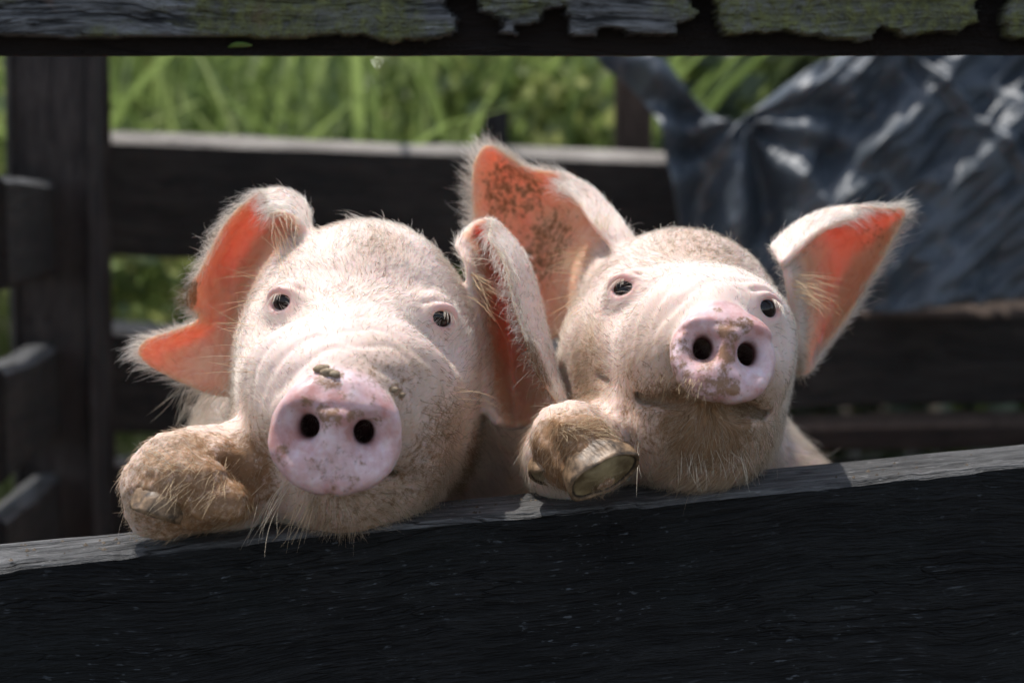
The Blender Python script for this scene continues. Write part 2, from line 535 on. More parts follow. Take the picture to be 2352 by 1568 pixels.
def build_upper():
    """Weathered plank: its face layer has flaked off along the bottom and in a few bites, leaving recessed rotten wood."""
    A, B = UL - ud * .6, UR + ud * .4
    L = np.linalg.norm(B - A)
    hgt, thk = .17, .040
    nx, nz = 760, 64
    X = np.linspace(0, L, nx)
    Z = np.concatenate([np.linspace(0, .06, 48), np.linspace(.064, hgt, 16)])
    XX, ZZ = np.meshgrid(X, Z, indexing='ij')
    p = np.stack([XX, 0 * XX, ZZ], -1)
    px = -60 + (XX - .6) / np.linalg.norm(UR - UL) * 2472
    pv = 126 - ZZ / 1.012 * FPX
    edge_v = 86 + ((fbm(p, 26, 4, 3) - .5) * 46 + (fbm(p, 150, 3, 13) - .5) * 18) * (.35 + .65 * smooth01(px, 500, 1000))
    lay = smooth01(edge_v - pv, -2.5, 2.5)
    for (bu, bv, br, bs) in ((1050, 6, 24, 1.2), (1090, 60, 46, .5), (1262, 40, 26, .6), (1215, 66, 40, .4), (1618, 6, 22, 1.3), (1590, 70, 42, .5), (1400, 82, 26, .5), (2278, 6, 32, 1.2), (2250, 74, 46, .4), (2030, 86, 26, .5)):
        q = np.hypot((px - bu), np.maximum(bv - pv, 0) / bs) + (fbm(p * np.array([.6, 1, 1]), 110, 4, 9) - .5) * 90
        lay *= smooth01(q, br - 3, br + 3)
    Yf = .013 * (1 - lay) + (fbm(p * np.array([.35, 1, 2.6]), 40, 4, 6) - .5) * .004
    Zb = (fbm(p, 14, 3, 8) - .5) * .0025
    F0 = np.stack([XX, Yf, ZZ + Zb * (ZZ < .004)], -1)
    ring = [F0]
    tops = [np.stack([X, 0 * X + y, 0 * X + hgt], -1)[:, None] for y in (.02, thk)]
    bots = [np.stack([X, 0 * X + y, Zb[:, 0]], -1)[:, None] for y in (thk, .028)]
    G = np.concatenate([F0] + tops + bots, 1)
    m = G.shape[1]
    i, j = np.meshgrid(np.arange(nx - 1), np.arange(m), indexing='ij')
    k = (j + 1) % m
    Fq = np.stack([(i * m + j), ((i + 1) * m + j), ((i + 1) * m + k), (i * m + k)], -1).reshape(-1, 4)
    o = fast_mesh('plank', G.reshape(-1, 3), Fq, M_UPPER)
    at = o.data.attributes.new('flake', 'FLOAT', 'POINT')
    fl = np.concatenate([1 - lay, np.zeros((nx, 2)), np.ones((nx, 2))], 1)
    at.data.foreach_set('value', fl.astype(np.float32).ravel())
    bk = np.array([0, 1.0, 0]) - ud * ud[1]
    bk /= np.linalg.norm(bk)
    upv = np.cross(ud, bk)
    o.matrix_world = Matrix(((ud[0], bk[0], upv[0], A[0]), (ud[1], bk[1], upv[1], A[1]), (ud[2], bk[2], upv[2], A[2]), (0, 0, 0, 1)))
    o.parent = front
    o.matrix_parent_inverse = front.matrix_world.inverted()
    o['label'] = 'mossy weathered grey upper plank with flaked lower edge'


build_upper()
for s, (a, b) in enumerate(((FL - fdir * 0.55, UL - ud * 0.5), (FR + fdir * 0.3, UR + ud * 0.25))):
    post('post', (a[0], a[1] + 0.125, -0.05), (b[0], a[1] + 0.125, b[2] + 0.3), 0.10, 0.12, M_POST, front, seed=s)

# back fence: corner post, two wide boards, the lower ones dark
back = empty('back_fence', P(700, 1500, 2.5) * np.array([1, 1, 0]))
tag(back, 'dark back fence of wide horizontal boards with a sunlit top edge behind the pigs', 'fence')
pb = P(160, 900, 2.33)
post('post', (pb[0] - 0.024, pb[1], -0.1), (pb[0] + 0.008, pb[1], pb[2] + 0.85), 0.118, 0.10, M_POST, back, seed=3)
A, B = P(235, 300, 2.40), P(1600, 352, 2.55)
e = (B - A) / np.linalg.norm(B - A)
BT = [(300, 352, 1600, 590, 'top'), (742, 800, 1600, 1000, 'mid'), (1060, 1090, 1600, 1330, 'low')]
for k, (vl, vr, ur, vb, nm) in enumerate(BT):
    A, B = P(235, vl, 2.40), P(ur, vr, 2.55)
    e = (B - A) / np.linalg.norm(B - A)
    hgt = (vb - vl) / FPX * 2.40
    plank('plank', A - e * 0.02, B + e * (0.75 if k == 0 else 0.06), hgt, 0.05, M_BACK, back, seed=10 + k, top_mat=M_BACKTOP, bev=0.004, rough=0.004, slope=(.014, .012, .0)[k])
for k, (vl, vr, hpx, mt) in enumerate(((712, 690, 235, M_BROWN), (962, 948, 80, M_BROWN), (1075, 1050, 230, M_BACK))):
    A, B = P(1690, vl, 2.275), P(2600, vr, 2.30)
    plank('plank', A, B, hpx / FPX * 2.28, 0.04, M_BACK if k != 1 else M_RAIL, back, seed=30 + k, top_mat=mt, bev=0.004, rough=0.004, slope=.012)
# the fence leaves the corner post towards the camera on the left
side = empty('side_fence', P(20, 1500, 2.1) * np.array([1, 1, 0]))
tag(side, 'dark side fence running from the corner post along the left edge of the picture', 'fence')
for k, (v, vn, h) in enumerate(((418, 405, 0.125), (783, 850, 0.125), (1078, 1190, 0.125))):
    A, B = P(85, v, 2.36), P(-75, vn, 1.86)
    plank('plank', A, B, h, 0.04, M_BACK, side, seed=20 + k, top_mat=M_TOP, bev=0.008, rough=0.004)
post('post', (B[0] - 0.06, B[1], -0.1), (B[0] - 0.06, B[1], 1.25), 0.1, 0.1, M_POST, side, seed=8)

for (u, vt, d, w, mat, lab) in ((1457, 120, 2.72, 0.060, M_BROWN, 'brown wooden post behind the back fence beside the hanging tarpaulin'),
                                (1139, 246, 2.80, 0.040, M_POST, 'small grey post standing among the grass behind the back fence')):
    t = P(u, vt, d)
    o = post('fence_post', (t[0], t[1], -0.1), t, w, w, mat, None, seed=int(u))
    tag(o, lab, 'post', 'posts beyond the back fence')


# ------------------------------------------------------------------ pigs: signed distance modelling
def surface_nets(F, ax):
    nx, ny, nz = F.shape
    ins = F < 0
    cnt = np.zeros((nx - 1, ny - 1, nz - 1), np.int8)
    for dx in (0, 1):
        for dy in (0, 1):
            for dz in (0, 1):
                cnt += ins[dx:nx - 1 + dx, dy:ny - 1 + dy, dz:nz - 1 + dz]
    act = (cnt > 0) & (cnt < 8)
    idx = np.argwhere(act)
    ids = np.full(act.shape, -1, np.int64)
    ids[act] = np.arange(len(idx))
    corners = np.array([[dx, dy, dz] for dx in (0, 1) for dy in (0, 1) for dz in (0, 1)])
    cv = np.stack([F[idx[:, 0] + c[0], idx[:, 1] + c[1], idx[:, 2] + c[2]] for c in corners], 1)
    pos = np.zeros((len(idx), 3))
    num = np.zeros(len(idx))
    for a in range(8):
        for b in range(a + 1, 8):
            if np.abs(corners[a] - corners[b]).sum() != 1:
                continue
            fa, fb = cv[:, a], cv[:, b]
            m = (fa < 0) != (fb < 0)
            t = np.where(m, fa / np.where(m, fa - fb, 1), 0)
            p = corners[a] + t[:, None] * (corners[b] - corners[a])
            pos += np.where(m[:, None], p, 0)
            num += m
    pos = pos / num[:, None] + idx
    V = np.stack([np.interp(pos[:, k], np.arange(len(ax[k])), ax[k]) for k in range(3)], 1)
    faces = []
    for k in range(3):
        o1, o2 = (k + 1) % 3, (k + 2) % 3
        sl0 = [slice(None)] * 3
        sl1 = [slice(None)] * 3
        sl0[k], sl1[k] = slice(0, -1), slice(1, None)
        a, b = ins[tuple(sl0)], ins[tuple(sl1)]
        e = np.argwhere(a != b)
        e = e[(e[:, o1] > 0) & (e[:, o2] > 0) & (e[:, o1] < F.shape[o1] - 1) & (e[:, o2] < F.shape[o2] - 1)]
        def cell(d1, d2):
            c = e.copy()
            c[:, o1] += d1
            c[:, o2] += d2
            return ids[c[:, 0], c[:, 1], c[:, 2]]
        q = np.stack([cell(-1, -1), cell(0, -1), cell(0, 0), cell(-1, 0)], 1)
        flip = ~a[e[:, 0], e[:, 1], e[:, 2]]
        q[flip] = q[flip][:, ::-1]
        faces.append(q)
    return V, np.concatenate(faces)


class Field:
    def __init__(self, ax):
        self.ax = [np.asarray(a, np.float32) for a in ax]
        self.F = np.full([len(a) for a in ax], 1.0, np.float32)

    def box(self, lo, hi):
        r = []
        for k in range(3):
            i0 = max(0, np.searchsorted(self.ax[k], lo[k]) - 1)
            i1 = min(len(self.ax[k]), np.searchsorted(self.ax[k], hi[k]) + 1)
            r.append(slice(i0, i1))
        return tuple(r)

    def pts(self, s):
        return (self.ax[0][s[0]][:, None, None], self.ax[1][s[1]][None, :, None], self.ax[2][s[2]][None, None, :])

    def op(self, s, d, k, mode):
        a = self.F[s]
        if mode == 'add':
            h = np.maximum(k - np.abs(a - d), 0) / k
            self.F[s] = np.minimum(a, d) - h * h * k * 0.25
        else:
            d = -d
            h = np.maximum(k - np.abs(a - d), 0) / k
            self.F[s] = np.maximum(a, d) + h * h * k * 0.25

    def ellipsoid(self, c, R, rad, k=0.02, mode='add'):
        """c world centre; rows of R are the axes; rad the three radii."""
        m = max(rad) + k + 0.012
        s = self.box(c - m, c + m)
        X, Y, Z = self.pts(s)
        X, Y, Z = X - c[0], Y - c[1], Z - c[2]
        q = [(R[i][0] * X + R[i][1] * Y + R[i][2] * Z) for i in range(3)]
        k0 = np.sqrt(sum((q[i] / rad[i]) ** 2 for i in range(3)))
        k1 = np.sqrt(sum((q[i] / rad[i] ** 2) ** 2 for i in range(3))) + 1e-6
        self.op(s, (k0 * (k0 - 1) / k1).astype(np.float32), k, mode)

    def cone(self, a, b, ra, rb, k=0.02, mode='add'):
        m = max(ra, rb) + k + 0.012
        s = self.box(np.minimum(a, b) - m, np.maximum(a, b) + m)
        X, Y, Z = self.pts(s)
        ab = b - a
        L2 = float(ab @ ab) + 1e-12
        h = np.clip(((X - a[0]) * ab[0] + (Y - a[1]) * ab[1] + (Z - a[2]) * ab[2]) / L2, 0, 1)
        d = np.sqrt((X - a[0] - h * ab[0]) ** 2 + (Y - a[1] - h * ab[1]) ** 2 + (Z - a[2] - h * ab[2]) ** 2) - (ra + (rb - ra) * h)
        self.op(s, d.astype(np.float32), k, mode)

    def points(self, pts, rad, k=0.006):
        """Union of balls at pts (a sampled sheet)."""
        band = k + 0.004
        G = np.full(self.F.shape, 1.0, np.float32)
        flat = G.ravel()
        i0 = [np.searchsorted(self.ax[j], pts[:, j]) for j in range(3)]
        step = float(np.min(np.diff(self.ax[0])))
        n = int(math.ceil((float(rad.max()) + band) / step))
        sh = self.F.shape
        for dx in range(-n, n + 1):
            for dy in range(-n, n + 1):
                ix, iy = np.clip(i0[0] + dx, 0, sh[0] - 1), np.clip(i0[1] + dy, 0, sh[1] - 1)
                d2 = (self.ax[0][ix] - pts[:, 0]) ** 2 + (self.ax[1][iy] - pts[:, 1]) ** 2
                keep = d2 < (rad + band) ** 2
                if not keep.any():
                    continue
                for dz in range(-n, n + 1):
                    iz = np.clip(i0[2] + dz, 0, sh[2] - 1)
                    d = np.sqrt(d2 + (self.ax[2][iz] - pts[:, 2]) ** 2) - rad
                    kk = keep & (d < band)
                    if kk.any():
                        np.minimum.at(flat, np.ravel_multi_index((ix[kk], iy[kk], iz[kk]), sh), d[kk].astype(np.float32))
        m = G < 0.99
        a = self.F[m]
        d = G[m]
        h = np.maximum(k - np.abs(a - d), 0) / k
        self.F[m] = np.minimum(a, d) - h * h * k * 0.25


def catmull(Pts, n):
    """Resample along axis 0 with Catmull-Rom to n samples (centripetal enough for these)."""
    m = len(Pts)
    t = np.linspace(0, m - 1, n)
    i = np.minimum(t.astype(int), m - 2)
    f = (t - i).reshape((-1,) + (1,) * (Pts.ndim - 1))
    g = lambda k: Pts[np.clip(k, 0, m - 1)]
    p0, p1, p2, p3 = g(i - 1), g(i), g(i + 1), g(i + 2)
    p0 = np.where((i == 0).reshape(f.shape), 2 * p1 - p2, p0)
    p3 = np.where((i == m - 2).reshape(f.shape), 2 * p2 - p1, p3)
    return 0.5 * (2 * p1 + (p2 - p0) * f + (2 * p0 - 5 * p1 + 4 * p2 - p3) * f ** 2 + (3 * p1 - p0 - 3 * p2 + p3) * f ** 3)


def ear_sheet(rows, nt=110, ns=80):
    G = PG(rows)
    G = catmull(G, nt)
    G = catmull(G.transpose(1, 0, 2), ns).transpose(1, 0, 2)     # [t, s]
    dT = np.gradient(G, axis=0)
    dS = np.gradient(G, axis=1)
    N = np.cross(dT, dS)
    N /= np.linalg.norm(N, axis=-1, keepdims=True) + 1e-9
    S = dS / (np.linalg.norm(dS, axis=-1, keepdims=True) + 1e-9)
    return G, N, S


def axis_coords(lo, hi, flo, fhi, h, grow=1.22, hmax=0.02):
    """fine spacing h in [flo, fhi], growing outside until lo / hi"""
    a = list(np.arange(flo, fhi, h))
    st, x = h, a[-1]
    while x < hi:
        st = min(st * grow, hmax)
        x += st
        a.append(x)
    st, x, b = h, a[0], []
    while x > lo:
        st = min(st * grow, hmax)
        x -= st
        b.append(x)
    return np.array(b[::-1] + a)


def proj(V):
    q = V - CAM
    d = q @ FWD
    return 1176 + (q @ RIGHT) / d * FPX, 784 - (q @ UP) / d * FPX, d


def build_pig(spec):
    o_eye = P(*spec['eye'])
    yaw, pitch, roll = [math.radians(a) for a in spec['ypr']]
    # head frame in camera axes: x right, f towards the camera, z up
    cam_axes = np.stack([RIGHT, -FWD, UP])
    Ry = np.array([[math.cos(yaw), -math.sin(yaw), 0], [math.sin(yaw), math.cos(yaw), 0], [0, 0, 1]])
    Rp = np.array([[1, 0, 0], [0, math.cos(pitch), -math.sin(pitch)], [0, math.sin(pitch), math.cos(pitch)]])
    Rr = np.array([[math.cos(roll), 0, math.sin(roll)], [0, 1, 0], [-math.sin(roll), 0, math.cos(roll)]])
    Rl = Ry @ Rp @ Rr                  # columns: local axes in camera frame
    AX = (Rl.T @ cam_axes)             # rows: local x, f, z in world
    W = lambda x, f, z: o_eye + AX[0] * x + AX[1] * f + AX[2] * z
    S = spec.get('scale', 1.0)
    H = lambda x, f, z: W(x * S, f * S, z * S)

    lo, hi = spec['fine']
    h = spec.get('voxel', 0.0019)
    tl, th = lo - np.array([0.15, 0.05, 0.75]), hi + np.array([0.15, 0.85, 0.02])
    tl[2] = -0.03
    ax = [axis_coords(tl[k], th[k], lo[k], hi[k], h) for k in range(3)]
    fd = Field(ax)
    E, C = fd.ellipsoid, fd.cone
    I3 = np.eye(3)

    # --- skull, face and jaws
    jw = spec['jaw']
    E(H(0, -.060, -.012), AX, np.array([.059, .080, .066]) * S, .03)
    E(H(0, -.024, .010), AX, np.array([.058, .046, .040]) * S, .03)
    C(H(0, -.012, -.046), H(0, .118, -.054), .056 * S, .036 * S, .03)
    E(H(0, .040, -.034), AX, np.array([.050, .098, .038]) * S, .025)
    for s in (-1, 1):
        E(H(s * .043, -.035, -.055), AX, np.array([.037, .070, .060]) * S, .03)           # cheek
        C(H(s * .046 * jw, -.045, -.100), H(s * .030 * jw, .060, -.096), .040 * jw * S, .034 * jw * S, .03)   # jowl
        E(H(s * .036 * spec['broad'], .030, -.034), AX, np.array([.032, .075, .034]) * S, .05)   # side of the face
        E(H(s * .030, .090, -.060), AX, np.array([.022, .034, .026]) * S, .02)            # upper lip
    C(H(0, -.03, -.110), H(0, .080, -.108), .046 * S, .028 * S, .03)
    E(H(0, .042, -.106), AX, np.array([.050 * jw, .055, .034]) * S, .03)                      # lower jaw
    # mouth slit between the upper lip and the lower jaw
    for s in (-1, 1):
        C(H(s * .002, .140, -.094), H(s * .040, .090, -.088), .0050, .0036, .009, 'cut')
        C(H(s * .040, .090, -.088), H(s * .066, .035, -.070), .0022, .0010, .008, 'cut')
    # eyes: found on the face along the line of sight, then socket, lids and brow
    eyes = []
    er = .0120 * S
    for s, (eu, evv) in zip((-1, 1), spec['eyepx']):
        for dq in np.arange(1.05, 1.45, .0008):
            q = P(eu, evv, dq)
            ii = tuple(min(max(int(np.searchsorted(ax[k], q[k])), 0), len(ax[k]) - 1) for k in range(3))
            if fd.F[ii] < 0:
                break
        lk = spec.get('look', (.50, .86, .05))
        look = AX[0] * s * lk[0] + AX[1] * lk[1] + AX[2] * lk[2]
        look /= np.linalg.norm(look)
        rgt = np.cross(look, AX[2])
        rgt /= np.linalg.norm(rgt)
        upv = np.cross(rgt, look)
        if upv @ AX[2] < 0:
            upv = -upv
        rgt = np.cross(upv, look) * (1 if np.cross(upv, look) @ AX[0] > 0 else -1)
        tilt = s * spec.get('tilt', .25)
        r2, u2 = rgt * math.cos(tilt) - upv * math.sin(tilt), rgt * math.sin(tilt) + upv * math.cos(tilt)
        E(q + look * .0192 * S, np.stack([r2, look, u2]), np.array([.030, .018, .024]) * S, .024, 'cut')     # socket
        ec = q - look * .0122 * S
        E(ec, I3, np.array([.0139, .0139, .0139]) * S, .014)
        # fold above the upper lid and under the eye
        for (uo, rr, kk) in ((.0128, .0008, .004),):
            prev = None
            for qq in np.linspace(-1, 1, 11):
                pp = ec + r2 * (.0150 * qq * S) + u2 * (uo * (1 - .60 * qq * qq) * S) + look * ((.0085 - .004 * qq * qq) * S)
                if prev is not None:
                    C(prev, pp, rr, rr, kk, 'cut')
                prev = pp
        E(ec + look * .0130 * S - u2 * .0006, np.stack([r2, look, u2]), np.array([.0082, .0105, .0056]) * S, .0020, 'cut')
        for (uo, rr) in ((.0084, .0022),):
            prev = None
            for qq in np.linspace(-1, 1, 9):
                pp = ec + r2 * (.0112 * qq * S) + u2 * (uo * (1 - .60 * qq * qq) * S) + look * ((.0122 - .0040 * qq * qq) * S)
                if prev is not None:
                    C(prev, pp, rr * S, rr * S, .0022)
                prev = pp
        eyes.append((ec, look, r2, u2))
    # snout disk: a thick slightly domed plate, rim proud of the muzzle
    dn = AX[1] * math.cos(math.radians(6)) + AX[2] * math.sin(math.radians(6))
    du = np.cross(AX[0], dn) * 1.0
    if du @ AX[2] < 0:
        du = -du
    Rd = np.stack([AX[0], dn, du])
    dc = H(0, .150, -.060)
    ds = spec['dsc']
    D = lambda x, f, z: dc + AX[0] * x * S * ds + dn * f * S + du * z * S * ds
    rx, rz = .0415 * spec['dsc'], .0372 * spec['dsc']
    # plate as rounded elliptic cylinder
    mm = .075
    s_ = fd.box(dc - mm, dc + mm)
    X, Y, Z = fd.pts(s_)
    X, Y, Z = X - dc[0], Y - dc[1], Z - dc[2]
    q0 = (Rd[0][0] * X + Rd[0][1] * Y + Rd[0][2] * Z) / S
    q1 = (Rd[1][0] * X + Rd[1][1] * Y + Rd[1][2] * Z) / S
    q2 = (Rd[2][0] * X + Rd[2][1] * Y + Rd[2][2] * Z) / S
    wtop = rx * (1 - .07 * smooth01(q2, 0, rz))            # a little narrower at the top
    rr = (np.abs(q0 / wtop) ** 2.25 + np.abs(q2 / rz) ** 2.25) ** (1 / 2.25)
    radial = (rr - 1) * rz * .95
    dome = .0035 * (1 - rr ** 2) - .006 * smooth01(q2, .012, .034)
    axial = np.abs(q1 - dome * .5 - .001) - (.011 + dome * .5)
    rn = .007
    dd = np.minimum(np.maximum(radial + rn, axial + rn), 0) + np.sqrt(np.maximum(radial + rn, 0) ** 2 + np.maximum(axial + rn, 0) ** 2) - rn
    dd = dd + .0022 * np.exp(-((q2 - .0175 + .25 * q0 * q0 / .04) / .0022) ** 2) * (np.abs(q0) < .032)   # crease above the nostrils
    dd = dd + .0016 * np.exp(-(q0 / .0026) ** 2) * smooth01(-q2, .006, .03)                              # groove below
    dd = dd + .0012 * np.exp(-(q0 / .003) ** 2) * smooth01(q2, .016, .03)
    dd = dd - .0016 * np.exp(-((q0 / .010) ** 2 + ((q2 - .004) / .012) ** 2)) + .0012 * np.exp(-(((np.abs(q0) - .026) / .008) ** 2 + ((q2 + .016) / .010) ** 2))
    gp = np.stack(np.broadcast_arrays(q0, q1, q2), -1)
    dd = dd + (vnoise(gp, 70, 2) - .5) * .0022 + (vnoise(gp, 170, 5) - .5) * .0009
    fd.op(s_, (dd * S).astype(np.float32), .0075, 'add')
    # wrinkles across the bridge behind the plate
    sb = fd.box(H(0, .10, -.03) - .07, H(0, .10, -.03) + .07)
    X, Y, Z = fd.pts(sb)
    X, Y, Z = X - o_eye[0], Y - o_eye[1], Z - o_eye[2]
    l0, l1, l2 = [(AX[k][0] * X + AX[k][1] * Y + AX[k][2] * Z) / S for k in range(3)]
    wr = 0
    for (f0, am) in ((.131, .0016), (.120, .0013), (.108, .0009), (.094, .0006)):
        wr = wr + am * np.exp(-((l1 - f0 + .10 * l0 * l0 / .05 + .004 * np.sin(l0 * 130 + f0 * 400)) / .0021) ** 2)
    fd.F[sb] += (wr * smooth01(l2, -.075, -.04)).astype(np.float32)
    for s in (-1, 1):
        E(D(s * .0180, .008, .0035), Rd, np.array([.0030, .022, .0058]) * S, .010, 'cut')
        E(D(s * .0150, -.010, .004), Rd, np.array([.0044, .018, .0058]) * S, .008, 'cut')
        E(D(s * .0160, -.028, .004), Rd, np.array([.0110, .020, .0120]) * S, .005, 'cut')
        E(D(s * .0250, .0165, .000), Rd, np.array([.0120, .0086, .0100]) * S, .016, 'cut')
    # --- neck, shoulders, trunk, legs
    nk = spec['body']
    sh, hp = nk['shoulder'], nk['hip']
    C(H(0, -.075, -.045), sh, .074 * S, nk['r_sh'], .05)
    C(sh, hp, nk['r_sh'], nk['r_hip'], .05)
    for leg in nk['legs']:
        pts = [np.array(p[:3], float) for p in leg]
        for i in range(len(pts) - 1):
            C(pts[i], pts[i + 1], leg[i][3], leg[i + 1][3], leg[i][4] if len(leg[i]) > 4 else .018)
    for (p, R3, rad, k, mode) in nk.get('extra', []):
        E(np.array(p), R3, np.array(rad), k, mode)
    def sight(u, v, d0=1.04, d1=1.3):
        for dq in np.arange(d0, d1, .0008):
            q = P(u, v, dq)
            ii = tuple(min(max(int(np.searchsorted(ax[k], q[k])), 0), len(ax[k]) - 1) for k in range(3))
            if fd.F[ii] < 0:
                break
        return q

    for (pl, r, k) in spec['grooves']:
        pp = [sight(*q) for q in pl]
        for i in range(len(pp) - 1):
            C(pp[i], pp[i + 1], r, r, k, 'cut')
    for (q, rad, k, mode) in spec['lumps']:
        E(sight(*q), cam_axes, np.array(rad), k, mode)
    # --- ears
    sheets = []
    for rows in spec['ears']:
        G, Nn, Sd = ear_sheet(rows)
        nt_, ns_ = G.shape[:2]
        sv = np.linspace(0, 1, ns_)[None, :].repeat(nt_, 0)
        tv = np.linspace(0, 1, nt_)[:, None].repeat(ns_, 1)
        edge = np.minimum(1 - sv, np.minimum(tv, 1 - tv) * 1.3 + .12 * (1 - sv))
        rad = .0017 + .0016 * smooth01(1 - sv, 0, .9) + .0006 * smooth01(edge, .0, .05)
        pts = G.reshape(-1, 3)
        fd.points(pts, rad.ravel().astype(np.float32), .009)
        fn = Nn.reshape(-1, 3)
        near = sv.ravel() < .45
        if (fn[near] @ -FWD).mean() < 0:
            fn = -fn
        sheets.append((pts, fn, Sd.reshape(-1, 3), sv.ravel(), edge.ravel(), rad.ravel()))
    # fine lumps
    V, Q = surface_nets(fd.F, fd.ax)
    # light smoothing
    ev = np.concatenate([Q[:, [0, 1]], Q[:, [1, 2]], Q[:, [2, 3]], Q[:, [3, 0]]])
    deg = np.bincount(ev.ravel(), minlength=len(V)).astype(float)
    for it in range(2):
        acc = np.zeros_like(V)
        for k in range(3):
            acc[:, k] = np.bincount(ev[:, 0], V[ev[:, 1], k], len(V)) + np.bincount(ev[:, 1], V[ev[:, 0], k], len(V))
        V = V + 0.45 * (acc / deg[:, None] - V)

    # --- attributes
    n = len(V)
    for (p, r) in spec['rough']:
        w = 1 - smooth01(np.linalg.norm(V - P(*p), axis=1), r * .5, r)
        k = w > 0
        nn = V[k] - P(*p)
        nn /= np.linalg.norm(nn, axis=1, keepdims=True)
        V[k] += nn * (w[k] * ((fbm(V[k], 90, 4, 3) - .5) * .007 + (fbm(V[k], 38, 2, 8) - .5) * .010))[:, None]

    fnrm = np.cross(V[Q[:, 2]] - V[Q[:, 0]], V[Q[:, 3]] - V[Q[:, 1]])
    VN = np.zeros_like(V)
    for k in range(4):
        for c in range(3):
            VN[:, c] += np.bincount(Q[:, k], fnrm[:, c], n)
    VN /= np.linalg.norm(VN, axis=1, keepdims=True) + 1e-12
    ear = np.zeros(n); ear_in = np.zeros(n); edgev = np.zeros(n)
    edir = np.zeros((n, 3))
    for (pts, fn, Sd, sv, edge, rad) in sheets:
        b0, b1 = pts.min(0) - .006, pts.max(0) + .006
        cand = np.where(((V > b0) & (V < b1)).all(1))[0]
        kd = kdtree.KDTree(len(pts))
        for i, p in enumerate(pts):
            kd.insert(p, i)
        kd.balance()
        for vi in cand:
            co, i, dist = kd.find(V[vi])
            if dist < rad[i] + .0022 + .004 * (1 - sv[i]):
                w = float(smooth01(sv[i], .03, .22))
                if w > ear[vi] or ear[vi] == 0:
                    ear[vi] = w
                    ear_in[vi] = float(smooth01(sv[i], .02, .10)) if VN[vi] @ fn[i] > 0.1 else 0.0
                    edgev[vi] = 1 - float(smooth01(edge[i], .0, .07))
                    edir[vi] = Sd[i]
    for arr in (ear_in, edgev):
        for it in range(4):
            av = (np.bincount(ev[:, 0], arr[ev[:, 1]], n) + np.bincount(ev[:, 1], arr[ev[:, 0]], n)) / deg
            arr += .6 * (av - arr)
    # local head coordinates of every vertex
    Lc = (V - o_eye) @ AX.T / S
    Dc = (V - dc) @ Rd.T / S
    rrv = np.sqrt((Dc[:, 0] / rx) ** 2 + (Dc[:, 2] / rz) ** 2)
    disk = smooth01(Dc[:, 1], -.007, .001) * (rrv < 1.25) * (1 - smooth01(rrv, 1.12, 1.2))
    bare = np.zeros(n)
    for (ec, look, r2, u2) in eyes:
        q = V - ec
        dd = np.sqrt((q @ r2 / 1.25) ** 2 + (q @ u2) ** 2)
        bare = np.maximum(bare, (1 - smooth01(dd, .006 * S, .012 * S)) * (q @ look > 0))
    mud = np.zeros(n)
    pU, pV, pD = proj(V)

    def on_skin(p):
        k = np.where((np.abs(pU - p[0]) < 8) & (np.abs(pV - p[1]) < 8) & (np.abs(pD - p[2]) < .12))[0]
        return V[k[np.argmin(pD[k])]] if len(k) else P(*p)

    for (p, r, w) in spec['mud']:
        p = on_skin(p)
        mud = np.maximum(mud, w * (1 - smooth01(np.linalg.norm((V - p) , axis=1), r * .35, r)))
    lowz = smooth01(-Lc[:, 2], .062, .125) * smooth01(Lc[:, 1], -.10, .02)
    tan = lowz * .38 * (np.linalg.norm(Lc, axis=1) < .26)
    for (p, r, w) in spec['tan']:
        tan = np.maximum(tan, w * (1 - smooth01(np.linalg.norm(V - on_skin(p), axis=1), r * .3, r)))
    tan *= (1 - disk) * (1 - ear_in)
    nostril_shade = np.zeros(n)
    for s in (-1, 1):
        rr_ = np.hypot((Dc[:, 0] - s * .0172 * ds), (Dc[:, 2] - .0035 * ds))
        nostril_shade = np.maximum(nostril_shade, (1 - smooth01(rr_, .009, .014)) * (1 - smooth01(Dc[:, 1], -.004, .006)) * (Dc[:, 1] > -.06))
    root = spec['root']
    ob = fast_mesh('body', V, Q, M_SKIN, root)
    for nm, arr in (('ear', ear), ('ear_inner', ear_in), ('disk', disk), ('mud', mud), ('bare', bare), ('tan', tan), ('nostril_shade', nostril_shade)):
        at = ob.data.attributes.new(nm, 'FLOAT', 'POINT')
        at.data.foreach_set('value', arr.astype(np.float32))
    # eyeballs
    for (ec, look, r2, u2) in eyes:
        nu, nv = 24, 14
        vs, fs = [], []
        for j in range(nv + 1):
            th_ = math.pi * j / nv
            for i in range(nu):
                ph = 2 * math.pi * i / nu
                vs.append(ec + er * (r2 * math.sin(th_) * math.cos(ph) + u2 * math.sin(th_) * math.sin(ph) + look * math.cos(th_)))
        for j in range(nv):
            for i in range(nu):
                fs.append((j * nu + i, j * nu + (i + 1) % nu, (j + 1) * nu + (i + 1) % nu, (j + 1) * nu + i))
        link_mesh('eye', vs, fs, M_EYE, root)
    return dict(V=V, Q=Q, VN=VN, ear=ear, ear_in=ear_in, edge=edgev, edir=edir, tan=tan, Lc=Lc, Dc=Dc, disk=disk, bare=bare, mud=mud,
                eyes=eyes, AX=AX, H=H, D=D, o=o_eye, body=ob, S=S, rrv=rrv)


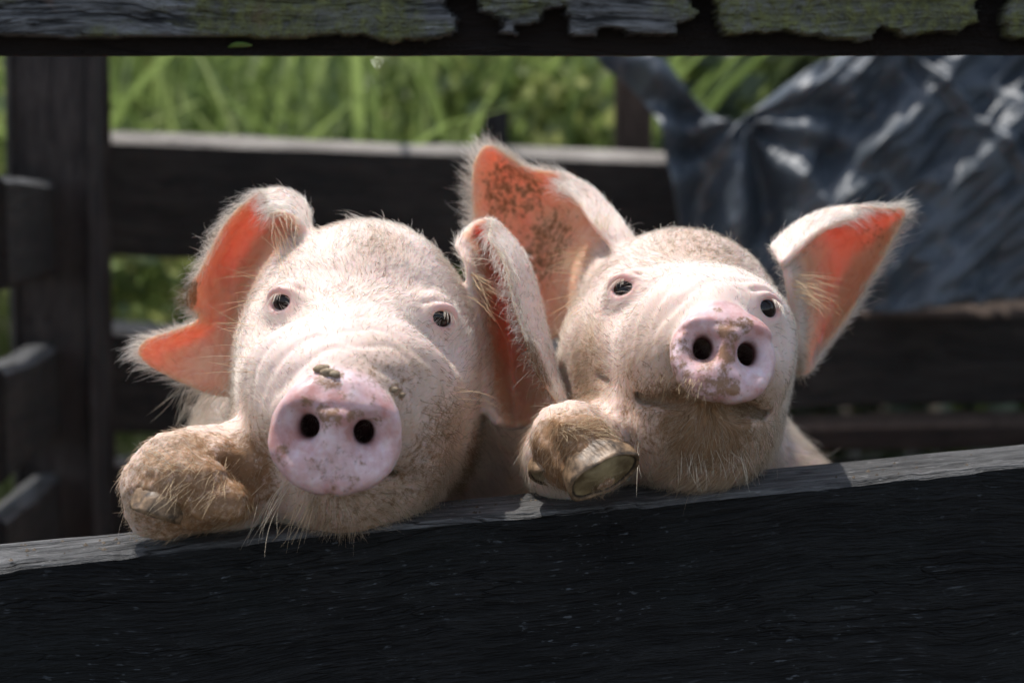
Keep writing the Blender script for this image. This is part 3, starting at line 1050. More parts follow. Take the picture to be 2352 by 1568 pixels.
EAR_LL = [
    [(702, 545, 1.225), (682, 510, 1.225), (655, 490, 1.225), (620, 492, 1.225)],
    [(704, 530, 1.26), (690, 470, 1.28), (650, 440, 1.28), (600, 442, 1.265)],
    [(665, 580, 1.24), (625, 540, 1.30), (572, 508, 1.30), (525, 505, 1.27)],
    [(620, 650, 1.23), (570, 620, 1.31), (512, 600, 1.31), (470, 600, 1.27)],
    [(590, 720, 1.23), (545, 710, 1.30), (490, 705, 1.30), (430, 690, 1.26)],
    [(570, 775, 1.23), (530, 770, 1.29), (485, 752, 1.30), (455, 735, 1.28)],
    [(562, 812, 1.24), (520, 820, 1.29), (420, 800, 1.30), (332, 785, 1.27)],
    [(557, 850, 1.25), (520, 880, 1.29), (440, 870, 1.30), (338, 832, 1.29)],
    [(552, 888, 1.27), (522, 900, 1.29), (482, 898, 1.30), (445, 888, 1.30)]]
EAR_LR = [
    [(1055, 565, 1.25), (1088, 522, 1.285), (1130, 508, 1.265), (1122, 545, 1.225)],
    [(1078, 610, 1.24), (1130, 565, 1.325), (1195, 580, 1.27), (1158, 600, 1.205)],
    [(1090, 690, 1.24), (1155, 670, 1.345), (1234, 690, 1.27), (1176, 680, 1.195)],
    [(1095, 780, 1.24), (1165, 780, 1.345), (1257, 790, 1.26), (1206, 775, 1.185)],
    [(1105, 860, 1.24), (1175, 870, 1.33), (1273, 860, 1.25), (1232, 850, 1.185)],
    [(1120, 930, 1.25), (1185, 942, 1.31), (1286, 905, 1.24), (1258, 890, 1.19)],
    [(1140, 966, 1.25), (1190, 976, 1.29), (1294, 950, 1.23), (1290, 938, 1.21)]]
dR = 0.03
EAR_RL = [
    [(1433, 586, 1.257), (1368, 515, 1.275), (1335, 470, 1.285), (1285, 432, 1.295)],
    [(1443, 541, 1.282), (1395, 480, 1.30), (1355, 435, 1.31), (1300, 402, 1.31)],
    [(1423, 566, 1.282), (1340, 490, 1.33), (1275, 425, 1.34), (1212, 385, 1.32)],
    [(1403, 596, 1.272), (1290, 505, 1.35), (1205, 420, 1.36), (1128, 335, 1.33)],
    [(1378, 626, 1.272), (1260, 545, 1.36), (1170, 465, 1.36), (1090, 378, 1.33)],
    [(1363, 656, 1.272), (1250, 600, 1.36), (1160, 540, 1.36), (1086, 480, 1.33)],
    [(1353, 696, 1.272), (1260, 660, 1.35), (1180, 620, 1.36), (1095, 580, 1.33)],
    [(1343, 726, 1.282), (1270, 720, 1.34), (1210, 700, 1.35), (1140, 670, 1.34)],
    [(1338, 751, 1.292), (1280, 765, 1.33), (1255, 772, 1.34), (1220, 760, 1.34)]]
EAR_RR = [
    [(1800, 602, 1.245), (1853, 552, 1.258), (1905, 520, 1.26), (1968, 497, 1.262)],
    [(1780, 565, 1.27), (1845, 512, 1.28), (1905, 486, 1.28), (1970, 478, 1.27)],
    [(1800, 590, 1.26), (1880, 540, 1.31), (1970, 500, 1.30), (2040, 479, 1.28)],
    [(1810, 630, 1.25), (1900, 590, 1.33), (2000, 540, 1.32), (2078, 487, 1.29)],
    [(1820, 680, 1.25), (1900, 660, 1.34), (1980, 610, 1.33), (2045, 560, 1.30)],
    [(1828, 740, 1.26), (1890, 730, 1.33), (1945, 700, 1.33), (2000, 640, 1.31)],
    [(1832, 800, 1.27), (1870, 790, 1.32), (1905, 770, 1.32), (1945, 730, 1.31)],
    [(1835, 850, 1.29), (1850, 850, 1.31), (1865, 840, 1.31), (1880, 815, 1.31)]]
sh_rows = lambda rows, dd: [[(u, v, d + dd) for (u, v, d) in r] for r in rows]


def fine_box(u0, u1, v0, v1, d0, d1):
    c = np.array([P(u, v, d) for u in (u0, u1) for v in (v0, v1) for d in (d0, d1)])
    return c.min(0), c.max(0)


def leg_pts(l):
    return [tuple(P(*p[0])) + tuple(p[1:]) for p in l]


pig_l = empty('pig', (P(830, 900, 1.4)[0], 1.75, 0.0))
tag(pig_l, 'pale pig with folded ears, chin on the black board, the left one of two', 'pig', 'pigs leaning over the fence')
pig_r = empty('pig', (P(1620, 900, 1.4)[0], 1.8, 0.0))
tag(pig_r, 'pale pig with upright orange ears and mud spotted snout, the right one of two', 'pig', 'pigs leaning over the fence')

shl, hpl = P(840, 1080, 1.43), P(860, 1500, 1.95)
shr, hpr = P(1545, 1110, 1.46), P(1560, 1500, 2.0)


def hind(hp, s):
    x = hp[0] + s * .085
    return [(x, hp[1] + .02, hp[2] - .05, .085, .03), (x + s * .01, hp[1] - .03, hp[2] * .55, .06, .03), (x + s * .01, hp[1] + .06, hp[2] * .25, .034), (x + s * .01, hp[1] + .03, .05, .028), (x + s * .01, hp[1] + .0, .02, .03)]


spec_l = dict(
    root=pig_l, dsc=1.0, broad=1.0, jaw=1.0,
    lumps=[((505, 1150), (.016, .012, .014), .010, 'add'), ((420, 1095), (.022, .014, .014), .012, 'add')],
    grooves=[([(455, 1068), (520, 1080), (590, 1112)], .0035, .007), ([(430, 1130), (455, 1160), (470, 1200)], .0030, .006), ([(375, 1160), (410, 1172), (440, 1198)], .0030, .006)],
    rough=[((450, 1130, 1.12), .085)], eye=(832, 711, 1.20), eyepx=((642, 692), (1019, 731)), ypr=(-1.0, -8.0, 6.0), fine=fine_box(290, 1310, 425, 1250, 0.98, 1.40), ears=[EAR_LL, EAR_LR],
    mud=[((900, 870, 1.06), .045, .42), ((1000, 1040, 1.10), .07, .55), ((1080, 1080, 1.14), .05, .8), ((830, 1150, 1.06), .06, .5), ((700, 918, 1.03), .009, .62), ((735, 938, 1.03), .010, .75), ((775, 950, 1.03), .010, .75), ((820, 960, 1.03), .009, .65), ((860, 968, 1.03), .008, .6), ((790, 905, 1.03), .010, .5), ((755, 862, 1.04), .016, .7), ((915, 898, 1.05), .012, .7), ((650, 1040, 1.03), .012, .55), ((745, 985, 1.03), .008, .55), ((450, 1130, 1.10), .085, .78),
         ((470, 1180, 1.09), .05, .85), ((440, 680, 1.26), .018, 1.0), ((1220, 850, 1.21), .03, .9), ((775, 1090, 1.02), .03, .36), ((560, 1080, 1.14), .04, .9), ((870, 540, 1.27), .03, .4)],
    tan=[((940, 900, 1.08), .065, .62), ((1030, 1050, 1.12), .07, .7), ((830, 1180, 1.06), .08, .6), ((430, 1120, 1.12), .11, .95), ((880, 545, 1.26), .03, .35)],
    body=dict(shoulder=shl, hip=hpl, r_sh=.138, r_hip=.15, legs=[
        leg_pts([((640, 1250, 1.40), .062, .04), ((600, 1150, 1.25), .036, .03), ((500, 1105, 1.150), .031), ((420, 1098, 1.130), .0270), ((372, 1138, 1.120), .020), ((362, 1178, 1.115), .013)]),
        leg_pts([((1060, 1300, 1.38), .062, .04), ((1090, 1400, 1.30), .036), ((1080, 1600, 1.28), .026), ((1080, 1760, 1.27), .022)]),
        hind(hpl, -1), hind(hpl, 1)],
        extra=[(P(460, 1150, 1.115), np.eye(3), (.030, .024, .020), .012, 'add')]))
spec_r = dict(
    root=pig_r, dsc=.87, broad=.72, jaw=.88,
    lumps=[((1330, 1000), (.016, .010, .012), .010, 'add')], grooves=[([(1262, 1010), (1275, 1050), (1300, 1100)], .0035, .006)],
    rough=[((1320, 1040, 1.14), .07)], eye=(1590, 684, 1.250), eyepx=((1428, 659), (1771, 706)), scale=.97, ypr=(-4.6, 6.5, 7.5), fine=fine_box(1060, 2110, 320, 1160, 1.02, 1.43), ears=[sh_rows(EAR_RL, dR), sh_rows(EAR_RR, dR)],
    mud=[((1345, 850, 1.22), .04, .42), ((1560, 880, 1.12), .05, .55), ((1640, 965, 1.12), .055, 1.0), ((1560, 985, 1.14), .035, .7), ((1500, 960, 1.16), .06, .5), ((1672, 745, 1.08), .012, .80), ((1712, 738, 1.08), .011, .80), ((1690, 765, 1.08), .010, .7), ((1668, 805, 1.08), .011, .82), ((1660, 835, 1.08), .008, .7), ((1555, 795, 1.08), .005, .6),  # dark chin patch: mud, deepened to paint the shade under the snout
         ((1668, 888, 1.08), .012, .85), ((1665, 858, 1.08), .007, .7), ((1640, 705, 1.08), .006, .7), ((1330, 1000, 1.15), .06, .85), ((1280, 1060, 1.15), .05, .95), ((1350, 1090, 1.12), .03, .75), ((1180, 430, 1.38), .05, .6), ((1260, 560, 1.38), .05, .6),
         ((1720, 1010, 1.16), .06, .45), ((1600, 540, 1.30), .06, .42), ((2000, 550, 1.33), .02, .4)],
    tan=[((1345, 850, 1.22), .055, .8), ((1520, 900, 1.14), .075, .75), ((1640, 1000, 1.14), .09, .85), ((1330, 1030, 1.14), .10, .95), ((1620, 560, 1.29), .06, .45), ((1880, 880, 1.3), .05, .7)],
    body=dict(shoulder=shr, hip=hpr, r_sh=.096, r_hip=.14, legs=[
        leg_pts([((1480, 1180, 1.42), .060, .04), ((1340, 1090, 1.27), .034, .03), ((1312, 1050, 1.19), .030), ((1318, 1022, 1.150), .0255, .012), ((1362, 1062, 1.112), .0212)]),
        leg_pts([((1790, 1200, 1.42), .060, .04), ((1800, 1330, 1.34), .036), ((1790, 1560, 1.32), .026), ((1790, 1720, 1.31), .022)]),
        hind(hpr, -1), hind(hpr, 1)]))

PL = build_pig(spec_l)
PR = build_pig(spec_r)
print('PIG VERTS', len(PL['V']), len(PR['V']))


# ------------------------------------------------------------------ hooves
def hoof(root, c0, r0, c1, n, major, a, b, name='hoof', pale=1.0):
    """Horn shoe lofted from the pastern (centre c0, radius r0) to an elliptic sole at c1 with normal n."""
    n = np.array(n, float) / np.linalg.norm(n)
    mj = np.array(major, float) - n * (np.array(major, float) @ n)
    mj /= np.linalg.norm(mj)
    mn = np.cross(n, mj)
    ax0 = (c1 - c0) / np.linalg.norm(c1 - c0)
    m0 = mj - ax0 * (mj @ ax0)
    m0 /= np.linalg.norm(m0)
    k0 = np.cross(ax0, m0)
    nr = 40
    rings = []
    for t in np.linspace(0, 1, 9):
        rings.append((t, 1 + .06 * math.sin(math.pi * t), 0.0, 0))
    vs, sole = [], []
    def ring(t, sc_, push, so):
        for i in range(nr):
            ph = 2 * math.pi * i / nr
            p0 = c0 + r0 * (m0 * math.cos(ph) + k0 * math.sin(ph))
            e = abs(math.cos(ph)) ** .85 * math.copysign(1, math.cos(ph))
            p1 = c1 + (mj * a * e + mn * b * math.sin(ph))
            p = p0 * (1 - t) + p1 * t
            cc = c0 * (1 - t) + c1 * t
            p = cc + (p - cc) * sc_ + n * push
            p = p + (p - cc) * (float(vnoise(p[None], 95, 3)[0]) - .5) * .34
            vs.append(p + (rng.random(3) - .5) * .0007)
            sole.append(so)
    for (t, q, pu, so) in rings:
        ring(t, q, pu, so)
    for (q, pu, so) in ((.95, -.0002, 0), (.90, -.0018, .5), (.84, -.0014, pale), (.55, -.0002, pale), (.28, .0006, pale)):
        ring(1, q, pu, so)
    cnt = len(vs) // nr
    fs = [(r * nr + i, r * nr + (i + 1) % nr, (r + 1) * nr + (i + 1) % nr, (r + 1) * nr + i) for r in range(cnt - 1) for i in range(nr)]
    vs.append(c1)
    sole.append(pale)
    fs += [((cnt - 1) * nr + i, (cnt - 1) * nr + (i + 1) % nr, len(vs) - 1) for i in range(nr)]
    o = link_mesh(name, vs, fs, M_HOOF, root)
    at = o.data.attributes.new('sole', 'FLOAT', 'POINT')
    at.data.foreach_set('value', np.array(sole, np.float32))
    return o


def cdir(r, u, t):
    return RIGHT * r + UP * u - FWD * t          # right, up, towards the camera


hoof(pig_r, P(1362, 1062, 1.112), .0205, P(1388, 1092, 1.092), cdir(.40, -.66, .70), cdir(.9, .45, 0), .0232, .0158)
hoof(pig_r, P(1280, 1060, 1.160), .0160, P(1268, 1102, 1.146), cdir(-.15, -.85, .35), cdir(.9, .2, .3), .0170, .0140)
hoof(pig_l, P(384, 1130, 1.110), .0170, P(356, 1186, 1.098), cdir(-.30, -.92, .12), cdir(.95, -.3, .1), .0165, .0150, pale=.62)


# ------------------------------------------------------------------ bristles
def pick(pg, u, v):
    if 'uvd' not in pg:
        pg['uvd'] = proj(pg['V'])
    U, Vv, D = pg['uvd']
    k = np.where((np.abs(U - u) < 7) & (np.abs(Vv - v) < 7))[0]
    if len(k) == 0:
        k = np.argsort((U - u) ** 2 + (Vv - v) ** 2)[:12]
    return k[np.argmin(D[k])]


def hair_object(name, pos, rad, col, root):
    """pos [n, m, 3], rad [n, m], col [n, 3]"""
    n, m = pos.shape[:2]
    hc = bpy.data.hair_curves.new(name)
    hc.add_curves([m] * n)
    hc.position_data.foreach_set('vector', np.ascontiguousarray(pos, np.float32).ravel())
    ra = hc.attributes.get('radius') or hc.attributes.new('radius', 'FLOAT', 'POINT')
    ra.data.foreach_set('value', np.ascontiguousarray(rad, np.float32).ravel())
    ca = hc.attributes.new('hcol', 'FLOAT_COLOR', 'CURVE')
    ca.data.foreach_set('color', np.concatenate([col, np.ones((n, 1))], 1).astype(np.float32).ravel())
    hc.materials.append(M_HAIR)
    o = bpy.data.objects.new(name, hc)
    COL.objects.link(o)
    o.parent = root
    o.matrix_parent_inverse = root.matrix_world.inverted()
    tag(o, kind='stuff')
    return o


def grow(pg, spec, total):
    V, Q, VN = pg['V'], pg['Q'], pg['VN']
    Lc, AX = pg['Lc'], pg['AX']
    n = len(V)
    S = pg['S']
    U, Vv, D = proj(V)
    headm = np.linalg.norm(Lc - np.array([0, 0, -.05]), axis=1) < .24
    footm = np.zeros(n)
    for (p, r) in spec['rough']:
        footm = np.maximum(footm, 1 - smooth01(np.linalg.norm(V - P(*p), axis=1), r * .7, r))
    vis = (D < 1.46) & (Vv < 1330)
    ear, ein, edge, mud = pg['ear'], pg['ear_in'], pg['edge'], pg['mud']
    dens = vis * (1.0 + .2 * ear)
    dens *= (1 - .97 * ein * (1 - .5 * edge))
    dens *= (1 - np.clip(pg['disk'] * 1.5, 0, 1)) * (1 - .9 * pg['bare'])
    snoutf = smooth01(Lc[:, 1], .03, .13) * (Lc[:, 2] > -.085)
    dens *= (1 - .45 * snoutf)
    dens += 2.4 * edge * ear * vis * (1 - .85 * ein)
    dens *= (pg['rrv'] > 1.03) | (pg['Dc'][:, 1] < -.006)
    # direction of growth
    back = -AX[1]
    low = smooth01(-Lc[:, 2], .05, .12)
    side_ = np.clip(Lc[:, 0] / .08, -1, 1)
    dirv = back[None] * 1.0 + AX[2][None] * (.25 - .9 * low)[:, None] + AX[0][None] * (side_ * .35)[:, None]
    dirv = dirv * (1 - ear)[:, None] + pg['edir'] * (1.6 * ear)[:, None]
    dirv += footm[:, None] * (np.array(spec['footdir'])[None] * 2.0)
    ang = (vnoise(V, 26, 4) - .5) * 1.5 + (vnoise(V, 80, 6) - .5) * .9
    # length
    ln = .0085 + .0045 * smooth01(-Lc[:, 1], .0, .08) + .0065 * low
    ln *= (1 - .45 * snoutf)
    ln = ln * (1 - ear) + ear * (.0065 + .0115 * edge)
    ln = np.where(footm > .2, .0075, ln)
    dens *= 1 - .68 * footm
    # per-face sampling
    fa = np.linalg.norm(np.cross(V[Q[:, 2]] - V[Q[:, 0]], V[Q[:, 3]] - V[Q[:, 1]]), axis=1) * .5
    w = fa * dens[Q].mean(1)
    cdf = np.cumsum(w)
    f = np.searchsorted(cdf, rng.random(total) * cdf[-1])
    a, b = rng.random(total)[:, None], rng.random(total)[:, None]
    q = Q[f]
    bl = lambda A: ((A[q[:, 0]] * (1 - a) + A[q[:, 1]] * a) * (1 - b) + (A[q[:, 3]] * (1 - a) + A[q[:, 2]] * a) * b)
    b1 = lambda A: bl(A[:, None])[:, 0]
    R0, N0, T0 = bl(V), bl(VN), bl(dirv)
    N0 /= np.linalg.norm(N0, axis=1, keepdims=True)
    T0 -= N0 * (T0 * N0).sum(1, keepdims=True)
    T0 /= np.linalg.norm(T0, axis=1, keepdims=True) + 1e-9
    th = b1(ang) + rng.normal(0, .22, total)
    B0 = np.cross(N0, T0)
    T0 = T0 * np.cos(th)[:, None] + B0 * np.sin(th)[:, None]
    L = b1(ln) * rng.uniform(.55, 1.25, total)
    ed, er_, mu, ft = b1(edge * ear), b1(ear), b1(mud), b1(footm)
    stray = rng.random(total) < .025
    L = np.where(stray, L * 1.7, L)
    lift = .30 + .38 * ed + .10 * rng.normal(0, 1, total) + .25 * ft * rng.random(total) + np.where(stray, .3, 0)
    lift = np.clip(lift, .1, 1.2)
    m = 5
    t = np.linspace(0, 1, m)[None, :, None]
    bend = rng.normal(0, .22, total)[:, None, None]
    Ls = L[:, None, None]
    pos = R0[:, None] + Ls * (t * np.cos(lift)[:, None, None] * T0[:, None] + (t * np.sin(lift)[:, None, None] - .28 * t * t * np.sin(lift)[:, None, None]) * N0[:, None]
                              + bend * t * t * np.cross(N0, T0)[:, None] + np.array([0, 0, -.10]) * t * t)
    rb = rng.uniform(.00006, .000105, total)
    rad = rb[:, None] * np.array([1, .95, .8, .55, .15])[None]
    cream = np.array([.84, .77, .68]) * rng.uniform(.88, 1.06, (total, 1))
    cream = np.where(er_[:, None] > .3, np.array([.90, .85, .78]), cream)
    gold = np.array([.66, .45, .25])
    lowv = b1(low) * rng.random(total)
    col = cream * (1 - .45 * lowv[:, None]) + gold * (.45 * lowv[:, None])
    tn = b1(pg['tan']) * rng.random(total) ** .5
    col = col * (1 - .85 * tn[:, None]) + np.array([.60, .40, .21]) * (.85 * tn[:, None])
    mk = np.clip(mu * 1.25, 0, 1) * rng.random(total) ** .6
    col = col * (1 - mk[:, None]) + np.array([.26, .17, .09]) * mk[:, None]
    dk = rng.random(total) < .07
    col = np.where(dk[:, None], np.array([.20, .13, .08]), col)
    hair_object('fur', pos, rad, np.clip(col, .02, .95), spec['root'])


def bristles(pg, root, items, name='bristles'):
    pos, rad, col = [], [], []
    m = 8
    for (u, v, su, sv_, dx, dy, dz, ln, cnt, c) in items:
        for _ in range(cnt):
            k = pick(pg, u + random.uniform(-su, su), v + random.uniform(-sv_, sv_))
            r0, nn = pg['V'][k], pg['VN'][k]
            d = cdir(dx, dy, dz) + rng.normal(0, .22, 3)
            d = d / np.linalg.norm(d) * .85 + nn * .35
            d /= np.linalg.norm(d)
            side_ = np.cross(d, rng.normal(0, 1, 3))
            side_ /= np.linalg.norm(side_)
            L = ln * random.uniform(.55, 1.15)
            cv = rng.normal(0, .28)
            t = np.linspace(0, 1, m)[:, None]
            pos.append(r0 - nn * .0004 + L * (t * d + cv * t * t * side_ + np.array([0, 0, -.12]) * t ** 2.2))
            rad.append(.00013 * np.array([1, 1, .95, .88, .78, .62, .42, .15]) * random.uniform(.8, 1.15))
            col.append(np.array(c) * random.uniform(.85, 1.1))
    hair_object(name, np.array(pos), np.array(rad), np.clip(np.array(col), 0, .95), root)


def lashes(pg, root):
    pos, rad, col = [], [], []
    m = 6
    S = pg['S']
    for e, (ec, look, r2, u2) in enumerate(pg['eyes']):
        s = -1 if e == 0 else 1
        for i in range(22):
            q = -0.4 * 1 + 1.35 * (i + random.random()) / 22
            q = q * s
            r0 = ec + r2 * (.0078 * q * S) + u2 * (.0056 * math.sqrt(max(0.05, 1 - min(1, q * q))) * S) + look * (.0142 * S - .004 * q * q * S)
            d = look * .75 + r2 * (.45 * q) - u2 * .35 + rng.normal(0, .10, 3)
            d /= np.linalg.norm(d)
            L = random.uniform(.005, .0085)
            t = np.linspace(0, 1, m)[:, None]
            pos.append(r0 + L * (t * d - u2 * .55 * t * t))
            rad.append(.00012 * np.array([1, .95, .85, .7, .5, .15]))
            col.append((.88, .80, .68))
    hair_object('eyelashes', np.array(pos), np.array(rad), np.array(col), root)


GOLD, PALE, BROWN = (.85, .66, .43), (.88, .78, .62), (.30, .20, .12)
spec_l['footdir'] = tuple(cdir(-.8, -.5, .2))
spec_r['footdir'] = tuple(cdir(.5, -.8, .3))
FUR = True
if FUR:
    grow(PL, spec_l, 105000)
    grow(PR, spec_r, 95000)
    bristles(PL, pig_l, [
        (655, 600, 20, 40, -.1, .9, .5, .034, 16, GOLD), (600, 640, 15, 50, -.9, -.2, .5, .036, 12, GOLD), (570, 790, 15, 70, -1, .1, .4, .034, 14, GOLD),
        (1085, 650, 12, 30, .8, -.5, .5, .040, 22, GOLD), (1070, 610, 20, 25, .6, .3, .6, .026, 22, PALE), (1060, 900, 30, 40, .9, -.1, .4, .028, 6, GOLD),
        (640, 1130, 40, 25, -.6, -.8, .3, .040, 11, PALE), (690, 1170, 30, 20, -.3, -1, .4, .028, 12, GOLD), (640, 500, 40, 25, .3, -.6, .6, .020, 40, PALE),
        (400, 1060, 60, 25, -.7, .5, .3, .020, 24, PALE), (460, 1100, 80, 50, -.5, -.6, .7, .020, 60, GOLD), (1010, 960, 40, 60, .7, -.4, .3, .014, 40, BROWN),
        (700, 760, 50, 120, -.5, -.5, .2, .004, 50, BROWN), (980, 800, 60, 90, .6, -.4, .2, .005, 90, BROWN), (860, 620, 120, 60, 0, .3, .3, .0035, 90, BROWN),
        (1150, 620, 25, 60, -.3, -.6, .6, .018, 60, PALE), (470, 900, 60, 12, -.5, -.8, 0, .030, 60, PALE)])
    bristles(PR, pig_r, [
        (1345, 600, 18, 45, -.95, -.15, .3, .034, 46, GOLD), (1330, 680, 12, 40, -.6, -.7, .3, .030, 12, GOLD), (1825, 650, 12, 35, .95, -.25, .4, .042, 44, GOLD),
        (1520, 920, 60, 40, -.1, -.9, .4, .008, 110, BROWN), (1560, 890, 60, 30, -.3, -.8, .4, .007, 50, GOLD), (1400, 780, 80, 60, .6, .1, .3, .014, 8, (.1, .07, .05)),
        (1640, 1050, 90, 20, .1, -.9, .4, .018, 40, PALE), (1800, 1060, 40, 10, .2, -.9, .2, .040, 6, GOLD), (1380, 520, 25, 15, .1, .9, .1, .016, 40, PALE),
        (1320, 980, 60, 20, .7, .1, .5, .020, 60, GOLD), (1460, 1010, 10, 30, .2, -.9, .2, .035, 3, PALE), (1290, 1010, 40, 50, -.3, -.6, .6, .016, 40, BROWN)])
    lashes(PL, pig_l)
    lashes(PR, pig_r)


# ------------------------------------------------------------------ mud clods on the left pig's snout
def clod(parent, c, r, seed, name='mud_clod', mat=None):
    nu, nv = 14, 9
    vs = []
    for j in range(nv + 1):
        th = math.pi * j / nv
        for i in range(nu):
            ph = 2 * math.pi * i / nu
            d = np.array([math.sin(th) * math.cos(ph), math.sin(th) * math.sin(ph), math.cos(th)])
            k = .6 + .8 * float(fbm(d[None] * 1.4 + seed * 3.1, 1.0, 3)[0])
            vs.append(c + d * np.array(r) * k)
    fs = [(j * nu + i, j * nu + (i + 1) % nu, (j + 1) * nu + (i + 1) % nu, (j + 1) * nu + i) for j in range(nv) for i in range(nu)]
    return link_mesh(name, vs, fs, mat or M_CLOD, parent)


for k, (u, v, r) in enumerate(((734, 843, .0052), (752, 850, .0048), (772, 853, .0042), (908, 888, .0030), (926, 902, .0026))):
    i = pick(PL, u, v)
    clod(pig_l, PL['V'][i] + PL['VN'][i] * r * .05, (r, r * .7, r * .6), k)


# ------------------------------------------------------------------ tarpaulin
def build_tarp():
    top = np.array([(1345, 95), (1420, 120), (1500, 135), (1560, 185), (1620, 258), (1690, 285), (1755, 232), (1850, 165), (1930, 120), (2050, 70), (2352, 30), (2750, 0)], float)
    bot = np.array([(1380, 150), (1450, 200), (1510, 300), (1580, 560), (1640, 700), (1700, 715), (1770, 712), (1850, 705), (1950, 712), (2060, 715), (2352, 690), (2750, 700)], float)
    na, nb = 330, 190
    a = np.linspace(0, 1, na)
    T = catmull(top, na)
    Bm = catmull(bot, na)
    b = np.linspace(0, 1, nb)[None, :, None]
    UV = T[:, None] * (1 - b) + Bm[:, None] * b
    U, Vv = UV[..., 0], UV[..., 1]
    # folds gather at the tie point, long diagonal pleats to the right
    pu, pv = 1705., 275.
    du, dv = (U - pu) / 400, (Vv - pv) / 400
    r = np.hypot(du, dv) + .05
    an = np.arctan2(dv, du)
    wob = fbm(np.stack([U / 170, Vv / 170, 0 * U], -1), 1, 3, 2) - .5
    fan = np.sin(an * 9 + wob * 5) * np.minimum(r, .55) * np.exp(-(r / .9) ** 2)
    s1 = (U * .72 + Vv * .70)          # across the pleats
    s2 = (U * .70 - Vv * .72)
    rid = 0
    for (wl, am, sd) in ((150, .55, 1), (75, .60, 4), (40, .55, 7), (22, .30, 9)):
        nn = vnoise(np.stack([s1 / wl, s2 / (wl * 3.2), 0 * s1], -1), 1, sd)
        rid = rid + am * (1 - np.abs(2 * nn - 1) * 1.8)
    rgt = smooth01(U, 1720, 1950)
    crease = np.exp(-((U - 2100) * .77 - (Vv - 130) * .64) ** 2 / 14 ** 2) * smooth01(U, 2080, 2110)
    vert = np.sin(U / 26 + wob * 4) * (1 - rgt)
    hgt = .045 * fan + .034 * rid * (.25 + .75 * rgt) + .03 * crease + .022 * vert
    d = 2.33 - hgt + .05 * (1 - smooth01(Vv, 100, 420)) * rgt - .03 * rgt
    V = CAM + FWD * d[..., None] + RIGHT * ((U - 1176) / FPX * 2.33)[..., None] + UP * ((784 - Vv) / FPX * 2.33)[..., None]
    V = V.reshape(-1, 3)
    i, j = np.meshgrid(np.arange(na - 1), np.arange(nb - 1), indexing='ij')
    q = (i * nb + j).ravel()
    F = np.stack([q, q + 1, q + nb + 1, q + nb], -1)
    o = fast_mesh('tarpaulin', V, F, M_TARP)
    sm = o.modifiers.new('thickness', 'SOLIDIFY')
    sm.thickness = .004
    tag(o, 'crumpled dark plastic tarpaulin draped over the back fence on the right', 'tarpaulin')


build_tarp()


# ------------------------------------------------------------------ greenery beyond the fence
def ribbons(name, mat, items, label, cat):
    """Blades as folded strips: items of (base, height, lean vector, width)."""
    V, F, R = [], [], []
    m = 8
    for (bs, h, lean, w, curl) in items:
        n0 = len(V)
        side_ = np.array([math.cos(curl), math.sin(curl), 0])
        rr = min(1, max(0, .5 * random.random() + .9 * float(vnoise(np.array([[bs[0] * 2.2, bs[1] * 1.5, 3.0]]), 1.0)[0]) - .2))
        for i in range(m):
            t = i / (m - 1)
            c = np.array(bs) + np.array([0, 0, h]) * (t - .42 * t ** 3 * np.linalg.norm(lean)) + np.array([lean[0], lean[1], 0]) * h * t ** 2
            ww = w * (.35 + 1.3 * t) * (1 - t) ** .6 if t < 1 else .0004
            fold = np.cross(side_, [0, 0, 1]) * ww * .25
            V += [c - side_ * ww * .5 + fold, c, c + side_ * ww * .5 + fold]
            R += [rr] * 3
        for i in range(m - 1):
            for k in (0, 1):
                F.append((n0 + i * 3 + k, n0 + i * 3 + k + 1, n0 + (i + 1) * 3 + k + 1, n0 + (i + 1) * 3 + k))
    o = fast_mesh(name, np.array(V), np.array(F), mat)
    at = o.data.attributes.new('rnd', 'FLOAT', 'POINT')
    at.data.foreach_set('value', np.array(R, np.float32))
    tag(o, label, cat, kind='stuff')
    return o


items = []
for _ in range(5600):
    d = random.uniform(3.4, 6.0)
    x = random.uniform(-.48, .065) * d
    items.append(((x, d, 0), random.uniform(.6, 1.9), (random.gauss(0, .28), random.gauss(-.1, .25)), random.uniform(.015, .042), random.uniform(-.9, .9)))
for _ in range(1800):
    x, y = random.uniform(-5.0, -1.6), random.uniform(2.6, 6.5)
    items.append(((x, y, 0), random.uniform(.6, 1.7), (random.gauss(0, .25), random.gauss(-.1, .25)), random.uniform(.022, .055), random.uniform(-.9, .9)))
ribbons('tall_grass', M_GRASS, items, 'tall sunlit green grass growing beyond the back fence', 'grass')


def leaf_cloud(name, mat, blobs, label, cat, size=(.03, .07)):
    V, F, R = [], [], []
    for (c, r, cnt) in blobs:
        for _ in range(cnt):
            v = rng.normal(0, 1, 3)
            v /= np.linalg.norm(v)
            p = np.array(c) + v * np.array(r) * random.uniform(.55, 1.05)
            if p[2] < 0.02:
                continue
            a1 = rng.normal(0, 1, 3) + v * .3
            a1 /= np.linalg.norm(a1)
            a2 = np.cross(a1, rng.normal(0, 1, 3))
            a2 /= np.linalg.norm(a2)
            a3 = np.cross(a1, a2)
            s = random.uniform(*size)
            n0 = len(V)
            V += [p, p + a1 * s * .5 + a2 * s * .3 + a3 * s * .08, p + a1 * s, p + a1 * s * .5 - a2 * s * .3 + a3 * s * .08]
            F.append((n0, n0 + 1, n0 + 2, n0 + 3))
            R += [random.random()] * 4
    o = fast_mesh(name, np.array(V), np.array(F), mat)
    at = o.data.attributes.new('rnd', 'FLOAT', 'POINT')
    at.data.foreach_set('value', np.array(R, np.float32))
    tag(o, label, cat, kind='stuff')


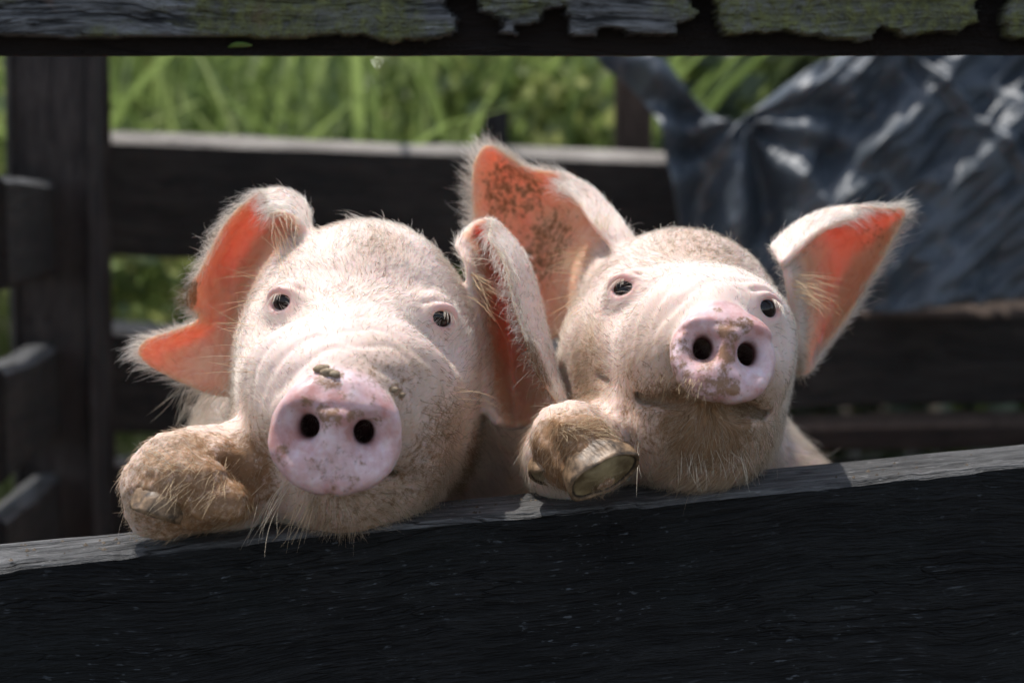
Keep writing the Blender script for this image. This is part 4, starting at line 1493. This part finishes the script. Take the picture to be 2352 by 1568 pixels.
blobs = []
for _ in range(60):
    d = random.uniform(4.2, 6.0)
    blobs.append(((random.uniform(-.36, .12) * d, d, random.uniform(.2, 1.5)), (.35, .35, .3), 420))
for _ in range(12):
    d = random.uniform(4.0, 4.8)
    blobs.append(((random.uniform(0, .12) * d, d, random.uniform(.3, 1.25)), (.22, .22, .2), 260))
for _ in range(8):
    d = random.uniform(4.0, 4.6)
    blobs.append(((random.uniform(-.34, -.2) * d, d, random.uniform(.2, .8)), (.22, .22, .2), 260))
for (u, v, d) in ((1050, 210, 3.5), (1180, 230, 3.4), (1260, 200, 3.6), (1290, 290, 3.3), (1010, 150, 3.9), (300, 180, 3.9), (20, 330, 3.2), (330, 640, 3.1), (430, 660, 3.3), (1230, 140, 3.9)):
    blobs.append((tuple(P(u, v, d)), (.17, .17, .15), 240))
leaf_cloud('leafy_shrubbery', M_BUSH, blobs, 'leafy green shrubbery mixed into the grass beyond the back fence', 'shrubbery')
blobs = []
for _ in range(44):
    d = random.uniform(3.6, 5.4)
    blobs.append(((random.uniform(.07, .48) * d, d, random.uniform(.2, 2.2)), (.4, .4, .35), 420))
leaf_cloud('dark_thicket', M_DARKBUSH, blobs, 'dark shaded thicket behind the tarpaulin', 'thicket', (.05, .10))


# ------------------------------------------------------------------ small things
def build_leaf():
    c = P(552, 106, 1.018)
    a1, a2, nn = cdir(1, .05, .2), cdir(0, .25, .95), cdir(0, .97, -.2)
    V, F = [], []
    prof = [(-.5, .0), (-.35, .35), (-.1, .5), (.15, .42), (.36, .2), (.5, .0)]
    L, Wd = .0155, .010
    for t, w in prof:
        for k in (-1, 0, 1):
            V.append(c + a1 * L * t + a2 * Wd * w * k * .9 + nn * (abs(k) * w * .0016))
    for i in range(len(prof) - 1):
        for k in (0, 1):
            F.append((i * 3 + k, i * 3 + k + 1, (i + 1) * 3 + k + 1, (i + 1) * 3 + k))
    o = fast_mesh('leaf', np.array(V), np.array(F), M_LEAF)
    at = o.data.attributes.new('rnd', 'FLOAT', 'POINT')
    at.data.foreach_set('value', np.full(len(o.data.vertices), .7, np.float32))
    sm = o.modifiers.new('thickness', 'SOLIDIFY')
    sm.thickness = .0004
    tag(o, 'small bright green leaf caught under the mossy upper plank', 'leaf')


build_leaf()


def build_crumbs():
    """Dried mud and straw dust lying along the top of the near board."""
    V, F = [], []
    bk = np.cross(np.array([0, 0, 1.0]), fdir)
    bk /= np.linalg.norm(bk)
    nn = np.cross(fdir, bk)
    for k in range(90):
        u = random.choice((random.uniform(-20, 320), random.uniform(560, 760), random.uniform(940, 1200), random.uniform(1880, 2340)))
        t = u / 2352
        c = FL * (1 - t) + FR * t + bk * random.uniform(.006, .05) + nn * -.0003
        r = random.uniform(.0006, .0022)
        n0 = len(V)
        for d in ((1, 0, 0), (0, 1, 0), (-1, 0, 0), (0, -1, 0), (0, 0, 1)):
            V.append(c + np.array(d) * r * rng.uniform(.6, 1.3, 3))
        F += [(n0, n0 + 1, n0 + 4), (n0 + 1, n0 + 2, n0 + 4), (n0 + 2, n0 + 3, n0 + 4), (n0 + 3, n0, n0 + 4)]
    o = link_mesh('mud_crumbs', V, F, M_CRUMB)
    tag(o, 'crumbs of dried mud scattered along the top of the near board', 'mud', kind='stuff')


build_crumbs()
